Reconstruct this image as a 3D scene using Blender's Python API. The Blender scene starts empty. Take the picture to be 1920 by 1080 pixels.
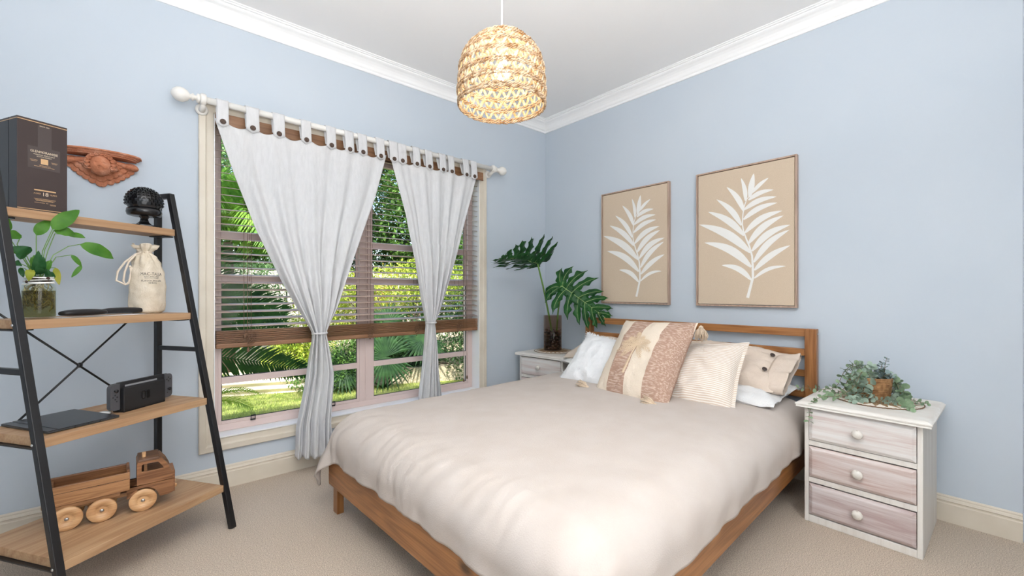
import bpy, bmesh, math, random
from mathutils import Vector, Matrix, noise
R = math.radians
PI = math.pi
rnd = random.Random(7)
SC = bpy.context.scene
COL = SC.collection

# ---------------------------------------------------------------- camera, world, light, exposure
cd = bpy.data.cameras.new('camera'); cam = bpy.data.objects.new('camera', cd); COL.objects.link(cam)
cam.location = (-2.933, -2.886, 1.10)
cam.rotation_euler = (R(90), 0, R(48.95 - 90))
cd.sensor_width = 36.0; cd.lens = 805.5 / 1920 * 36.0; cd.shift_y = 7 / 1920; cd.clip_start = 0.02; cd.clip_end = 200
SC.camera = cam
SC.view_settings.view_transform = 'Standard'
SC.view_settings.look = 'None'
SC.view_settings.gamma = 1.0
SC.view_settings.use_curve_mapping = False
SC.view_settings.exposure = -0.18

W = bpy.data.worlds.new('sky'); SC.world = W; W.use_nodes = True
wn = W.node_tree; wn.nodes.clear()
wo = wn.nodes.new('ShaderNodeOutputWorld'); wb = wn.nodes.new('ShaderNodeBackground'); ws = wn.nodes.new('ShaderNodeTexSky')
ws.sky_type = 'NISHITA'; ws.sun_disc = False; ws.sun_elevation = R(50); ws.sun_rotation = R(200); ws.air_density = 1.0; ws.dust_density = 3.0
wb.inputs['Strength'].default_value = 0.72
wn.links.new(ws.outputs['Color'], wb.inputs['Color']); wn.links.new(wb.outputs['Background'], wo.inputs['Surface'])

def lamp(kind, name, loc, rot, energy, color=(1, 1, 1), **kw):
    l = bpy.data.lights.new(name, kind); l.energy = energy; l.color = color
    for k, v in kw.items(): setattr(l, k, v)
    o = bpy.data.objects.new(name, l); COL.objects.link(o); o.location = loc; o.rotation_euler = rot
    return o
lamp('SUN', 'sunlight', (0, 0, 8), (R(38), 0, R(-28)), 9.5, (1.0, 0.96, 0.88), angle=R(2))
lamp('AREA', 'flash_bounced_off_ceiling', (-3.05, -3.05, 1.70), (R(164), 0, R(-41)), 92, (1.0, 0.98, 0.96), shape='RECTANGLE', size=1.2, size_y=1.2, spread=R(150))
lamp('AREA', 'rear_fill_light', (-2.3, -3.70, 1.45), (R(88), 0, R(-4)), 36, (1.0, 0.985, 0.97), shape='RECTANGLE', size=1.8, size_y=1.6)  # added fill from behind the camera; the rear wall has no window

# ---------------------------------------------------------------- materials
MATS = {}
def mat(name, base=(0.8, 0.8, 0.8), rough=0.6, metal=0.0, spec=0.5, noise_col=None, nscale=20, nstretch=(1, 1, 1), bump=0.0, bscale=200,
        bstretch=(1, 1, 1), ramp=(0.35, 0.65), transl=0.0, emit=None, estr=0.0, detail=4, coat=0.0):
    if name in MATS: return MATS[name]
    m = bpy.data.materials.new(name); m.use_nodes = True; nt = m.node_tree; N = nt.nodes; L = nt.links
    b = N['Principled BSDF']; out = N['Material Output']
    b.inputs['Base Color'].default_value = (*base, 1); b.inputs['Roughness'].default_value = rough
    b.inputs['Metallic'].default_value = metal; b.inputs['Specular IOR Level'].default_value = spec
    if coat: b.inputs['Coat Weight'].default_value = coat
    if emit: b.inputs['Emission Color'].default_value = (*emit, 1); b.inputs['Emission Strength'].default_value = estr
    tc = N.new('ShaderNodeTexCoord')
    colsock = None
    if noise_col is not None:
        mp = N.new('ShaderNodeMapping'); mp.inputs['Scale'].default_value = nstretch; L.new(tc.outputs['Object'], mp.inputs['Vector'])
        no = N.new('ShaderNodeTexNoise'); no.inputs['Scale'].default_value = nscale; no.inputs['Detail'].default_value = detail
        L.new(mp.outputs['Vector'], no.inputs['Vector'])
        cr = N.new('ShaderNodeValToRGB'); cr.color_ramp.elements[0].position = ramp[0]; cr.color_ramp.elements[1].position = ramp[1]
        cr.color_ramp.elements[0].color = (*base, 1); cr.color_ramp.elements[1].color = (*noise_col, 1)
        L.new(no.outputs['Fac'], cr.inputs['Fac']); L.new(cr.outputs['Color'], b.inputs['Base Color']); colsock = cr.outputs['Color']
    if bump:
        mp2 = N.new('ShaderNodeMapping'); mp2.inputs['Scale'].default_value = bstretch; L.new(tc.outputs['Object'], mp2.inputs['Vector'])
        n2 = N.new('ShaderNodeTexNoise'); n2.inputs['Scale'].default_value = bscale; n2.inputs['Detail'].default_value = 3
        L.new(mp2.outputs['Vector'], n2.inputs['Vector'])
        bp = N.new('ShaderNodeBump'); bp.inputs['Strength'].default_value = bump; bp.inputs['Distance'].default_value = 0.01
        L.new(n2.outputs['Fac'], bp.inputs['Height']); L.new(bp.outputs['Normal'], b.inputs['Normal'])
    if transl:
        t = N.new('ShaderNodeBsdfTranslucent'); mx = N.new('ShaderNodeMixShader'); mx.inputs['Fac'].default_value = transl
        t.inputs['Color'].default_value = (*base, 1)
        if colsock: L.new(colsock, t.inputs['Color'])
        L.new(b.outputs['BSDF'], mx.inputs[1]); L.new(t.outputs['BSDF'], mx.inputs[2]); L.new(mx.outputs['Shader'], out.inputs['Surface'])
    MATS[name] = m
    return m
def srgb(r, g, b):
    f = lambda c: (c / 255) / 12.92 if c / 255 <= 0.04045 else ((c / 255 + 0.055) / 1.055) ** 2.4
    return (f(r), f(g), f(b))
def wood(name, c1, c2, axis='x', rough=0.45, scale=6.0, knots=False, fine=None):
    """grain running along AXIS: distorted bands plus fine streaks"""
    if name in MATS: return MATS[name]
    m = bpy.data.materials.new(name); m.use_nodes = True; nt = m.node_tree; N = nt.nodes; L = nt.links
    b = N['Principled BSDF']; b.inputs['Roughness'].default_value = rough
    tc = N.new('ShaderNodeTexCoord')
    st = {'x': (0.12, 1, 1), 'y': (1, 0.12, 1), 'z': (1, 1, 0.12)}[axis]
    mp = N.new('ShaderNodeMapping'); mp.inputs['Scale'].default_value = st; L.new(tc.outputs['Object'], mp.inputs['Vector'])
    n1 = N.new('ShaderNodeTexNoise'); n1.inputs['Scale'].default_value = scale * 1.6; n1.inputs['Detail'].default_value = 2; n1.inputs['Distortion'].default_value = 0.6
    L.new(mp.outputs['Vector'], n1.inputs['Vector'])
    ml = N.new('ShaderNodeMath'); ml.operation = 'MULTIPLY'; ml.inputs[1].default_value = 42.0; L.new(n1.outputs['Fac'], ml.inputs[0])
    sn = N.new('ShaderNodeMath'); sn.operation = 'SINE'; L.new(ml.outputs[0], sn.inputs[0])
    n2 = N.new('ShaderNodeTexNoise'); n2.inputs['Scale'].default_value = scale * 30; n2.inputs['Detail'].default_value = 4
    st2 = tuple(0.03 if k < 1 else 1 for k in st)
    mp2 = N.new('ShaderNodeMapping'); mp2.inputs['Scale'].default_value = st2; L.new(tc.outputs['Object'], mp2.inputs['Vector']); L.new(mp2.outputs['Vector'], n2.inputs['Vector'])
    a = N.new('ShaderNodeMath'); a.operation = 'MULTIPLY_ADD'; a.inputs[1].default_value = 0.16; L.new(sn.outputs[0], a.inputs[0]); L.new(n2.outputs['Fac'], a.inputs[2])
    cr = N.new('ShaderNodeValToRGB'); cr.color_ramp.elements[0].position = 0.25; cr.color_ramp.elements[1].position = 0.75
    cr.color_ramp.elements[0].color = (*c2, 1); cr.color_ramp.elements[1].color = (*c1, 1)
    L.new(a.outputs[0], cr.inputs['Fac']); L.new(cr.outputs['Color'], b.inputs['Base Color'])
    if knots:
        vo = N.new('ShaderNodeTexVoronoi'); vo.inputs['Scale'].default_value = 5.0
        mp3 = N.new('ShaderNodeMapping'); mp3.inputs['Scale'].default_value = {'x': (0.55, 1, 1), 'y': (1, 0.55, 1), 'z': (1, 1, 0.55)}[axis]
        L.new(tc.outputs['Object'], mp3.inputs['Vector']); L.new(mp3.outputs['Vector'], vo.inputs['Vector'])
        kr = N.new('ShaderNodeValToRGB'); kr.color_ramp.elements[0].position = 0.05; kr.color_ramp.elements[1].position = 0.13
        kr.color_ramp.elements[0].color = (0.25, 0.25, 0.25, 1); kr.color_ramp.elements[1].color = (1, 1, 1, 1)
        L.new(vo.outputs['Distance'], kr.inputs['Fac'])
        mx = N.new('ShaderNodeMix'); mx.data_type = 'RGBA'; mx.blend_type = 'MULTIPLY'; mx.inputs['Factor'].default_value = 1.0
        L.new(cr.outputs['Color'], mx.inputs['A']); L.new(kr.outputs['Color'], mx.inputs['B']); L.new(mx.outputs['Result'], b.inputs['Base Color'])
    bp = N.new('ShaderNodeBump'); bp.inputs['Strength'].default_value = 0.12; bp.inputs['Distance'].default_value = 0.004
    L.new(n2.outputs['Fac'], bp.inputs['Height']); L.new(bp.outputs['Normal'], b.inputs['Normal'])
    MATS[name] = m
    return m
def glass(name, tint=(1, 1, 1), refl=0.08):
    if name in MATS: return MATS[name]
    m = bpy.data.materials.new(name); m.use_nodes = True; nt = m.node_tree; N = nt.nodes; L = nt.links
    for n in list(N):
        if n.type == 'BSDF_PRINCIPLED': N.remove(n)
    out = N['Material Output']
    t = N.new('ShaderNodeBsdfTransparent'); t.inputs['Color'].default_value = (*tint, 1)
    g = N.new('ShaderNodeBsdfGlossy'); g.inputs['Roughness'].default_value = 0.02; g.inputs['Color'].default_value = (1, 1, 1, 1)
    lw = N.new('ShaderNodeLayerWeight'); lw.inputs['Blend'].default_value = 0.25
    pw = N.new('ShaderNodeMath'); pw.operation = 'POWER'; pw.inputs[1].default_value = 4.0; L.new(lw.outputs['Facing'], pw.inputs[0]); lw.inputs['Blend'].default_value = 0.5
    mu = N.new('ShaderNodeMath'); mu.operation = 'MULTIPLY_ADD'; mu.inputs[1].default_value = 0.40; mu.inputs[2].default_value = refl * 0.12
    L.new(pw.outputs[0], mu.inputs[0])
    mx = N.new('ShaderNodeMixShader'); L.new(mu.outputs[0], mx.inputs['Fac']); L.new(t.outputs[0], mx.inputs[1]); L.new(g.outputs[0], mx.inputs[2])
    L.new(mx.outputs[0], out.inputs['Surface'])
    MATS[name] = m
    return m

WALL = mat('wall_paint', srgb(196, 206, 216), 0.75, spec=0.25, noise_col=srgb(199, 208, 217), nscale=2, bump=0.02, bscale=400)
CEIL = mat('ceiling_paint', srgb(249, 249, 249), 0.8, spec=0.2)
CORN = mat('cornice_paint', srgb(250, 250, 250), 0.5)
TRIM = mat('trim_paint', srgb(221, 212, 196), 0.4, noise_col=srgb(214, 204, 187), nscale=6, nstretch=(1, 1, 1))
JAMB = mat('reveal_paint', srgb(235, 235, 233), 0.35)
PINK = mat('window_paint', srgb(220, 200, 194), 0.4)
BLACKM = mat('black_metal', srgb(24, 24, 26), 0.38, spec=0.5)
GLASS = glass('window_glass', (0.97, 0.98, 0.98), 0.05)

# ---------------------------------------------------------------- mesh helpers
class MB:
    """collects shapes, then links them as one mesh object"""
    def __init__(s): s.v = []; s.f = []; s.sm = []
    def add(s, vs, fs, smooth=False, M=None):
        o = len(s.v)
        for p in vs:
            p = Vector(p)
            if M is not None: p = M @ p
            s.v.append(tuple(p))
        for f in fs: s.f.append(tuple(i + o for i in f)); s.sm.append(smooth)
        return s
    def box(s, c, d, M=None):
        x, y, z = c; a, b, h = d[0] / 2, d[1] / 2, d[2] / 2
        vs = [(x + i * a, y + j * b, z + k * h) for i in (-1, 1) for j in (-1, 1) for k in (-1, 1)]
        return s.add(vs, [(0, 1, 3, 2), (4, 6, 7, 5), (0, 4, 5, 1), (2, 3, 7, 6), (0, 2, 6, 4), (1, 5, 7, 3)], False, M)
    def bx(s, x0, x1, y0, y1, z0, z1, M=None): return s.box(((x0 + x1) / 2, (y0 + y1) / 2, (z0 + z1) / 2), (abs(x1 - x0), abs(y1 - y0), abs(z1 - z0)), M)
    def bar(s, p, q, w, h, up=(0, 0, 1)):
        p, q = Vector(p), Vector(q); d = (q - p); L = d.length; d.normalize(); u = Vector(up)
        sd = d.cross(u)
        if sd.length < 1e-4: sd = d.cross(Vector((1, 0, 0)))
        sd.normalize(); u = sd.cross(d).normalized()
        vs = [P + sd * (i * w / 2) + u * (j * h / 2) for P in (p, q) for i, j in ((-1, -1), (1, -1), (1, 1), (-1, 1))]
        return s.add(vs, [(0, 3, 2, 1), (4, 5, 6, 7), (0, 1, 5, 4), (1, 2, 6, 5), (2, 3, 7, 6), (3, 0, 4, 7)])
    def tube(s, pts, r, n=8, cap=True, closed=False, M=None):
        pts = [Vector(p) for p in pts]; k = len(pts); rs = r if isinstance(r, (list, tuple)) else [r] * k
        vs = []; up = None
        for i, p in enumerate(pts):
            a = pts[i - 1] if (i > 0 or closed) else p; b = pts[(i + 1) % k] if (i < k - 1 or closed) else p
            t = (b - a)
            if t.length < 1e-9: t = Vector((0, 0, 1))
            t.normalize()
            if up is None:
                up = Vector((0, 0, 1)) if abs(t.z) < 0.9 else Vector((1, 0, 0))
            up = (up - t * up.dot(t))
            if up.length < 1e-6: up = t.orthogonal()
            up.normalize(); sd = t.cross(up)
            for j in range(n):
                an = 2 * PI * j / n; vs.append(p + (sd * math.cos(an) + up * math.sin(an)) * rs[i])
        fs = []
        for i in range(k if closed else k - 1):
            for j in range(n):
                a = i * n + j; b = i * n + (j + 1) % n; c = ((i + 1) % k) * n + (j + 1) % n; d = ((i + 1) % k) * n + j
                fs.append((a, b, c, d))
        if cap and not closed: fs.append(tuple(range(n - 1, -1, -1))); fs.append(tuple((k - 1) * n + j for j in range(n)))
        return s.add(vs, fs, True, M)
    def lathe(s, prof, n=24, M=None, caps=True, smooth=True):
        vs = []; k = len(prof)
        for (r, z) in prof:
            for j in range(n): an = 2 * PI * j / n; vs.append((r * math.cos(an), r * math.sin(an), z))
        fs = [(i * n + j, i * n + (j + 1) % n, (i + 1) * n + (j + 1) % n, (i + 1) * n + j) for i in range(k - 1) for j in range(n)]
        if caps: fs.append(tuple(range(n - 1, -1, -1))); fs.append(tuple((k - 1) * n + j for j in range(n)))
        return s.add(vs, fs, smooth, M)
    def ball(s, c, r, n=12, m=8, M=None):
        rr = r if isinstance(r, (list, tuple)) else (r, r, r)
        vs = [(c[0], c[1], c[2] - rr[2])]
        for i in range(1, m):
            th = PI * i / m
            for j in range(n): an = 2 * PI * j / n; vs.append((c[0] + rr[0] * math.sin(th) * math.cos(an), c[1] + rr[1] * math.sin(th) * math.sin(an), c[2] - rr[2] * math.cos(th)))
        vs.append((c[0], c[1], c[2] + rr[2])); L = len(vs) - 1
        fs = [(0, 1 + (j + 1) % n, 1 + j) for j in range(n)]
        for i in range(m - 2):
            for j in range(n): a = 1 + i * n; fs.append((a + j, a + (j + 1) % n, a + n + (j + 1) % n, a + n + j))
        fs += [(L, 1 + (m - 2) * n + j, 1 + (m - 2) * n + (j + 1) % n) for j in range(n)]
        return s.add(vs, fs, True, M)
    def grid(s, fn, nu, nv, smooth=True, closeu=False):
        vs = [fn(i / (nu if closeu else nu - 1) if nu > 1 else 0, j / (nv - 1)) for i in range(nu) for j in range(nv)]
        fs = [(i * nv + j, ((i + 1) % nu) * nv + j, ((i + 1) % nu) * nv + j + 1, i * nv + j + 1) for i in range(nu if closeu else nu - 1) for j in range(nv - 1)]
        return s.add(vs, fs, smooth)
    def prism(s, poly, z0, z1, M=None, smooth=False):
        n = len(poly); vs = [(x, y, z0) for x, y in poly] + [(x, y, z1) for x, y in poly]
        fs = [tuple(range(n - 1, -1, -1)), tuple(range(n, 2 * n))] + [(i, (i + 1) % n, n + (i + 1) % n, n + i) for i in range(n)]
        return s.add(vs, fs, smooth, M)
    def build(s, name, m, parent=None, bevel=0.0, loc=None, rot=None, solid=0.0, sub=0, smooth=None):
        me = bpy.data.meshes.new(name); me.from_pydata(s.v, [], s.f)
        me.polygons.foreach_set('use_smooth', s.sm if smooth is None else [smooth] * len(s.f)); me.materials.append(m)
        if not bevel and len(s.f) < 60000:
            bm = bmesh.new(); bm.from_mesh(me); bmesh.ops.recalc_face_normals(bm, faces=bm.faces); bm.to_mesh(me); bm.free()
        me.update()
        o = bpy.data.objects.new(name, me); COL.objects.link(o)
        if parent is not None: o.parent = parent
        if loc is not None: o.location = loc
        if rot is not None: o.rotation_euler = rot
        if bevel:
            b = o.modifiers.new('b', 'BEVEL'); b.width = bevel; b.segments = 2; b.limit_method = 'ANGLE'; b.angle_limit = R(40)
        if solid:
            q = o.modifiers.new('s', 'SOLIDIFY'); q.thickness = solid; q.offset = -1
        if sub:
            q = o.modifiers.new('u', 'SUBSURF'); q.levels = sub; q.render_levels = sub
        return o
def tag(o, label=None, cat=None, group=None, kind=None):
    if label: o['label'] = label
    if cat: o['category'] = cat
    if group: o['group'] = group
    if kind: o['kind'] = kind
    return o
def thing(name, label, cat, loc=(0, 0, 0), rz=0.0, group=None):
    o = bpy.data.objects.new(name, None); COL.objects.link(o); o.location = loc; o.rotation_euler = (0, 0, rz); o.empty_display_size = 0.1
    return tag(o, label, cat, group)
def dup_mesh(o, parent, loc=None, rot=None):
    c = o.copy(); COL.objects.link(c); c.parent = parent
    if loc is not None: c.location = loc
    if rot is not None: c.rotation_euler = rot
    return c
def copy_tree(o, parent=None):
    c = o.copy(); COL.objects.link(c); c.parent = parent
    for ch in list(o.children): copy_tree(ch, c)
    return c
def frame(o, x, y, z):
    """matrix from origin and axes"""
    M = Matrix.Identity(4)
    for i, a in enumerate((x, y, z)):
        for j in range(3): M[j][i] = a[j]
    for j in range(3): M[j][3] = o[j]
    return M
def fbm(p, o=3): return noise.fractal(Vector(p), 1.0, 2.0, o)
def smoothstep(a, b, x):
    t = max(0, min(1, (x - a) / (b - a))); return t * t * (3 - 2 * t)
def lerp_rows(rows, z):
    if z >= rows[0][0]: return rows[0][1:]
    for a, b in zip(rows, rows[1:]):
        if z >= b[0]:
            t = (a[0] - z) / (a[0] - b[0]); return tuple(a[i] + (b[i] - a[i]) * t for i in range(1, len(a)))
    return rows[-1][1:]
def text_mesh(txt, size, M, m, parent, name='lettering', bold=0.0, align='CENTER', fn=None, spacing=1.0, sx=1.0):
    c = bpy.data.curves.new(name, 'FONT'); c.body = txt; c.size = size; c.align_x = align; c.align_y = 'CENTER'; c.offset = bold; c.space_character = spacing
    c.extrude = 0.0002; c.resolution_u = 3
    t = bpy.data.objects.new('tmp_text', c); COL.objects.link(t)
    dg = bpy.context.evaluated_depsgraph_get(); me = bpy.data.meshes.new_from_object(t.evaluated_get(dg))
    bpy.data.objects.remove(t); bpy.data.curves.remove(c)
    for v in me.vertices:
        p = Vector((v.co.x * sx, v.co.y, v.co.z)); v.co = fn(p) if fn else M @ p
    me.materials.clear(); me.materials.append(m)
    o = bpy.data.objects.new(name, me); COL.objects.link(o); o.parent = parent
    return o

# ================================================================ room shell
XL, YB = -3.95, -3.75       # left end of the window wall, rear wall
CH = 2.70
YE = -2.937                 # where the right wall ends
def S(o, label=None): tag(o, label, None, None, 'structure'); return o
CARPET = mat('carpet', srgb(188, 171, 154), 0.95, spec=0.1, noise_col=srgb(232, 217, 199), nscale=250, ramp=(0.36, 0.64), bump=0.8, bscale=260, detail=2)
S(MB().bx(XL - .2, 0.2, YB - .2, 0.15, -0.1, 0).build('floor', CARPET), 'beige cut-pile carpet')
S(MB().bx(XL - .2, 0.2, YB - .2, 0.2, CH, CH + .1).build('ceiling', CEIL), 'smooth white ceiling')
# window wall with the opening
wx0, wx1, wz0, wz1 = -2.615, -0.79, 0.285, 2.085
wl = MB()
wl.bx(XL - .2, wx0, 0, .16, 0, CH); wl.bx(wx1, 0.2, 0, .16, 0, CH); wl.bx(wx0, wx1, 0, .16, 0, wz0); wl.bx(wx0, wx1, 0, .16, wz1, CH)
S(wl.build('wall_left', WALL), 'pale blue wall with the garden window')
S(MB().bx(0, .16, YE, 0, 0, CH).build('wall_right', WALL), 'pale blue wall behind the bed')
S(MB().bx(0.0, .9, YE - .1, YE - .001, 0, CH).build('wall_return', WALL), 'pale blue return at the end of the bed wall')
S(MB().bx(.8, .9, YB, YE - .1, 0, CH).build('wall_passage', WALL))
S(MB().bx(XL - .16, 0.9, YB - .16, YB, 0, CH).build('wall_rear', WALL))
S(MB().bx(XL - .16, XL, YB, 0, 0, CH).build('wall_side', WALL))
S(MB().bx(0.2, .9, YB, YE - .1, -0.1, 0).build('floor_passage', CARPET))
S(MB().bx(0.2, .9, YB, YE - .1, CH, CH + .1).build('ceiling_passage', CEIL))
def sweep(prof, path, closed=False):
    """prof: (out, up) pairs; path: list of (point, out_dir) with mitred outs; up is +z"""
    mb = MB(); n = len(prof); vs = []
    for p, o in path:
        for (a, b) in prof: vs.append((p[0] + o[0] * a, p[1] + o[1] * a, p[2] + b))
    k = len(path); fs = []
    for i in range(k - 1):
        for j in range(n): fs.append((i * n + j, i * n + (j + 1) % n, (i + 1) * n + (j + 1) % n, (i + 1) * n + j))
    fs.append(tuple(range(n))); fs.append(tuple((k - 1) * n + j for j in reversed(range(n))))
    return mb.add(vs, fs)
cprof = [(0, 0), (0, -.093), (.008, -.093), (.012, -.086), (.012, -.078), (.020, -.070), (.027, -.055), (.038, -.041), (.052, -.030), (.066, -.024), (.074, -.018), (.074, -.012), (.085, -.012), (.090, -.006), (.098, -.006), (.098, 0)]
S(sweep(cprof, [((XL, 0, CH), (0, -1)), ((0, 0, CH), (-1, -1))]).build('trim_1', CORN), 'white moulded cornice above the window wall')
S(sweep(cprof, [((0, 0, CH), (-1, -1)), ((0, YE, CH), (-1, 0))]).build('trim_2', CORN), 'white moulded cornice above the bed wall')
bprof = [(0, 0), (.018, 0), (.018, .086), (.013, .090), (.013, .096), (.017, .101), (.014, .109), (.009, .113), (.009, .118), (.004, .124), (0, .124)]
S(sweep(bprof, [((XL, 0, 0), (0, -1)), ((0, 0, 0), (-1, -1))]).build('baseboard_left', TRIM), 'cream moulded skirting board under the window')
S(sweep(bprof, [((0, 0, 0), (-1, -1)), ((0, YE, 0), (-1, 0))]).build('baseboard_right', TRIM), 'cream moulded skirting board behind the bed')

# ---------------------------------------------------------------- window
win = bpy.data.objects.new('window_1', None); COL.objects.link(win); win.location = (0, 0, 0); S(win, 'wide double-hung window with dusty pink frames')
def ringprof(prof, x0, x1, z0, z1):
    """sweep prof (w = outward from the opening, y) around a rectangle with mitres"""
    mb = MB(); n = len(prof); vs = []
    for cx, cz, sx, sz in ((x0, z0, -1, -1), (x1, z0, 1, -1), (x1, z1, 1, 1), (x0, z1, -1, 1)):
        for w, y in prof: vs.append((cx + sx * w, y, cz + sz * w))
    fs = [(i * n + j, i * n + (j + 1) % n, ((i + 1) % 4) * n + (j + 1) % n, ((i + 1) % 4) * n + j) for i in range(4) for j in range(n)]
    return mb.add(vs, fs)
ap = [(0, 0.0), (0, -.010), (.004, -.014), (.030, -.016), (.036, -.018), (.040, -.024), (.066, -.024), (.070, -.020), (.070, 0)]
ringprof(ap, wx0, wx1, wz0, wz1).build('architrave', TRIM, win)
j = MB(); j.bx(wx0 - .001, wx0 + .004, -.012, .15, wz0, wz1); j.bx(wx1 - .004, wx1 + .001, -.012, .15, wz0, wz1); j.bx(wx0, wx1, -.012, .15, wz1 - .004, wz1 + .001)
j.build('window_reveal', JAMB, win)
MB().bx(wx0, wx1, -.020, .15, wz0 - .001, wz0 + .008).build('window_sill', JAMB, win, bevel=.002)
yf = .085
fr = MB()
fr.bx(wx0 + .004, wx1 - .004, yf, .15, .293, .333); fr.bx(wx0 + .004, wx1 - .004, yf, .15, 2.045, 2.081)
fr.bx(wx0 + .004, -2.585, yf, .15, .333, 2.045); fr.bx(-.838, wx1 - .004, yf, .15, .333, 2.045)
fr.bx(-1.762, -1.672, yf, .15, .333, 2.045); fr.bx(-1.722, -1.712, yf - .006, yf, .333, 2.045)
fr.build('window_frame', PINK, win, bevel=.002)
def sash(x0, x1, z0, z1, y0, zb, st=.016, sr=None):
    sr = sr or st
    m = MB(); y1 = y0 + .022
    m.bx(x0, x0 + st, y0, y1, z0, z1); m.bx(x1 - sr, x1, y0, y1, z0, z1)
    m.bx(x0 + st, x1 - sr, y0, y1, z0, z0 + .018); m.bx(x0 + st, x1 - sr, y0, y1, z1 - .03, z1)
    m.bx(x0 + st, x1 - sr, y0 - .004, y1, zb - .019, zb + .019)
    s = m.build('sash', PINK, win, bevel=.0015)
    for a, b in ((z0 + .018, zb - .019), (zb + .019, z1 - .03)):
        MB().bx(x0 + st, x1 - sr, y0 + .010, y0 + .013, a, b).build('pane', GLASS, s)
        g = MB(); t = .0035
        g.bx(x0 + st, x0 + st + t, y0 + .004, y0 + .010, a, b); g.bx(x1 - sr - t, x1 - sr, y0 + .004, y0 + .010, a, b)
        g.bx(x0 + st, x1 - sr, y0 + .004, y0 + .010, a, a + t); g.build('gasket', BLACKM, s)
    return s
for x0, x1 in ((-2.585, -1.762), (-1.672, -.838)):
    sash(x0, x1, .333, 1.19, yf + .004, .584)
    sash(x0, x1, 1.16, 2.045, yf + .030, 1.432)
for x, z in ((-2.412, .338), (-1.945, .338)):
    l = MB(); l.bx(x - .013, x - .0095, .072, .076, z, z + .026); l.bx(x + .0095, x + .013, .072, .076, z, z + .026); l.bx(x - .013, x + .013, .072, .076, z + .023, z + .027); l.bx(x - .013, x + .013, .074, yf, z - .006, z + .001)
    l.build('sash_latch', BLACKM, win)

# ---------------------------------------------------------------- venetian blind
BLW = wood('blind_timber_lit', srgb(206, 186, 174), srgb(184, 160, 148), 'x', 0.35, 5)  # paler copy for the open slats, their highlights put into the colour
BLD = wood('blind_timber_dark', srgb(158, 116, 84), srgb(126, 88, 60), 'x', 0.4, 5)
CORDM = mat('blind_cord', srgb(120, 92, 72), 0.8)
bl = thing('venetian_blind', 'half-lowered brown timber venetian blind behind the white curtains', 'blind', (-1.70, .03, 2.08))
def B(x): return x + 1.70
v = MB(); v.bx(B(-2.612), B(-.764), -.062, -.056, -.058, .010); v.bx(B(-2.612), B(-.764), -.065, -.061, -.058, -.052)
v.build('valance', BLD, bl, bevel=.003)
MB().bx(B(-2.60), B(-.80), -.028, .03, -.045, -.002).build('headrail', BLD, bl)
sl = MB()
def slat_fn(u, w): return (B(-2.604) + u * 1.806, (w - .5) * .050 * math.cos(R(12)), (w - .5) * .050 * math.sin(R(12)) + .0012 * (1 - (2 * w - 1) ** 2))
sl.grid(slat_fn, 2, 5)
slat0 = None
z = .905
k = 0
while z < 2.035:
    if slat0 is None: slat0 = sl.build('slat', BLW, bl, loc=(0, 0, z - 2.08), solid=.0028)
    else: dup_mesh(slat0, bl, (0, rnd.uniform(-.001, .001), z - 2.08 + rnd.uniform(-.0008, .0008)), (rnd.uniform(-.02, .02), 0, 0))
    z += .0415
st = MB(); st.bx(B(-2.604), B(-.800), -.025, .025, -.0016, .0016)
s0 = None
for i in range(12):
    zz = .812 + i * .0058
    if s0 is None: s0 = st.build('slat', BLD, bl, loc=(0, -.004, zz - 2.08))
    else: dup_mesh(s0, bl, (0, -.004 + rnd.uniform(-.003, .003), zz - 2.08), (rnd.uniform(-.03, .03), 0, rnd.uniform(-.0006, .0006)))
MB().bx(B(-2.606), B(-.798), -.030, .026, .780 - 2.08, .808 - 2.08).build('bottom_rail', BLD, bl, bevel=.006)
for x in (-2.435, -1.718, -1.36, -.988):
    c = MB(); c.tube([(B(x), -.029, -.06), (B(x), -.029, -1.21)], .0012, 5); c.tube([(B(x), .028, -.06), (B(x), .028, -1.21)], .0012, 5)
    for q in range(5):
        pts = []; a0 = rnd.uniform(0, 6)
        for t in range(16):
            a = a0 + t * .42; pts.append((B(x) + .020 * math.cos(a) * (1 + .3 * math.sin(2 * a + q)), -.034 - .002 * q, -1.232 - .012 * q + .012 * math.sin(a * 1.3)))
        c.tube(pts, .0015, 5)
    c.ball((B(x), -.020, -1.305), .005, 8, 6)
    c.build('ladder_cord', CORDM, bl)
for x, zb in ((-2.472, .86), (-2.455, .78), (-.947, .40), (-.915, .42)):
    c = MB(); c.tube([(B(x), -.036, -.05), (B(x), -.036, -1.2), (B(x) + .004, -.036, zb - 2.08)], .0013, 5)
    c.lathe([(.0015, 0), (.006, -.006), (.008, -.024), (.003, -.03)], 8, Matrix.Translation((B(x) + .004, -.036, zb - 2.08)))
    c.build('pull_cord', CORDM, bl)

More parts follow.
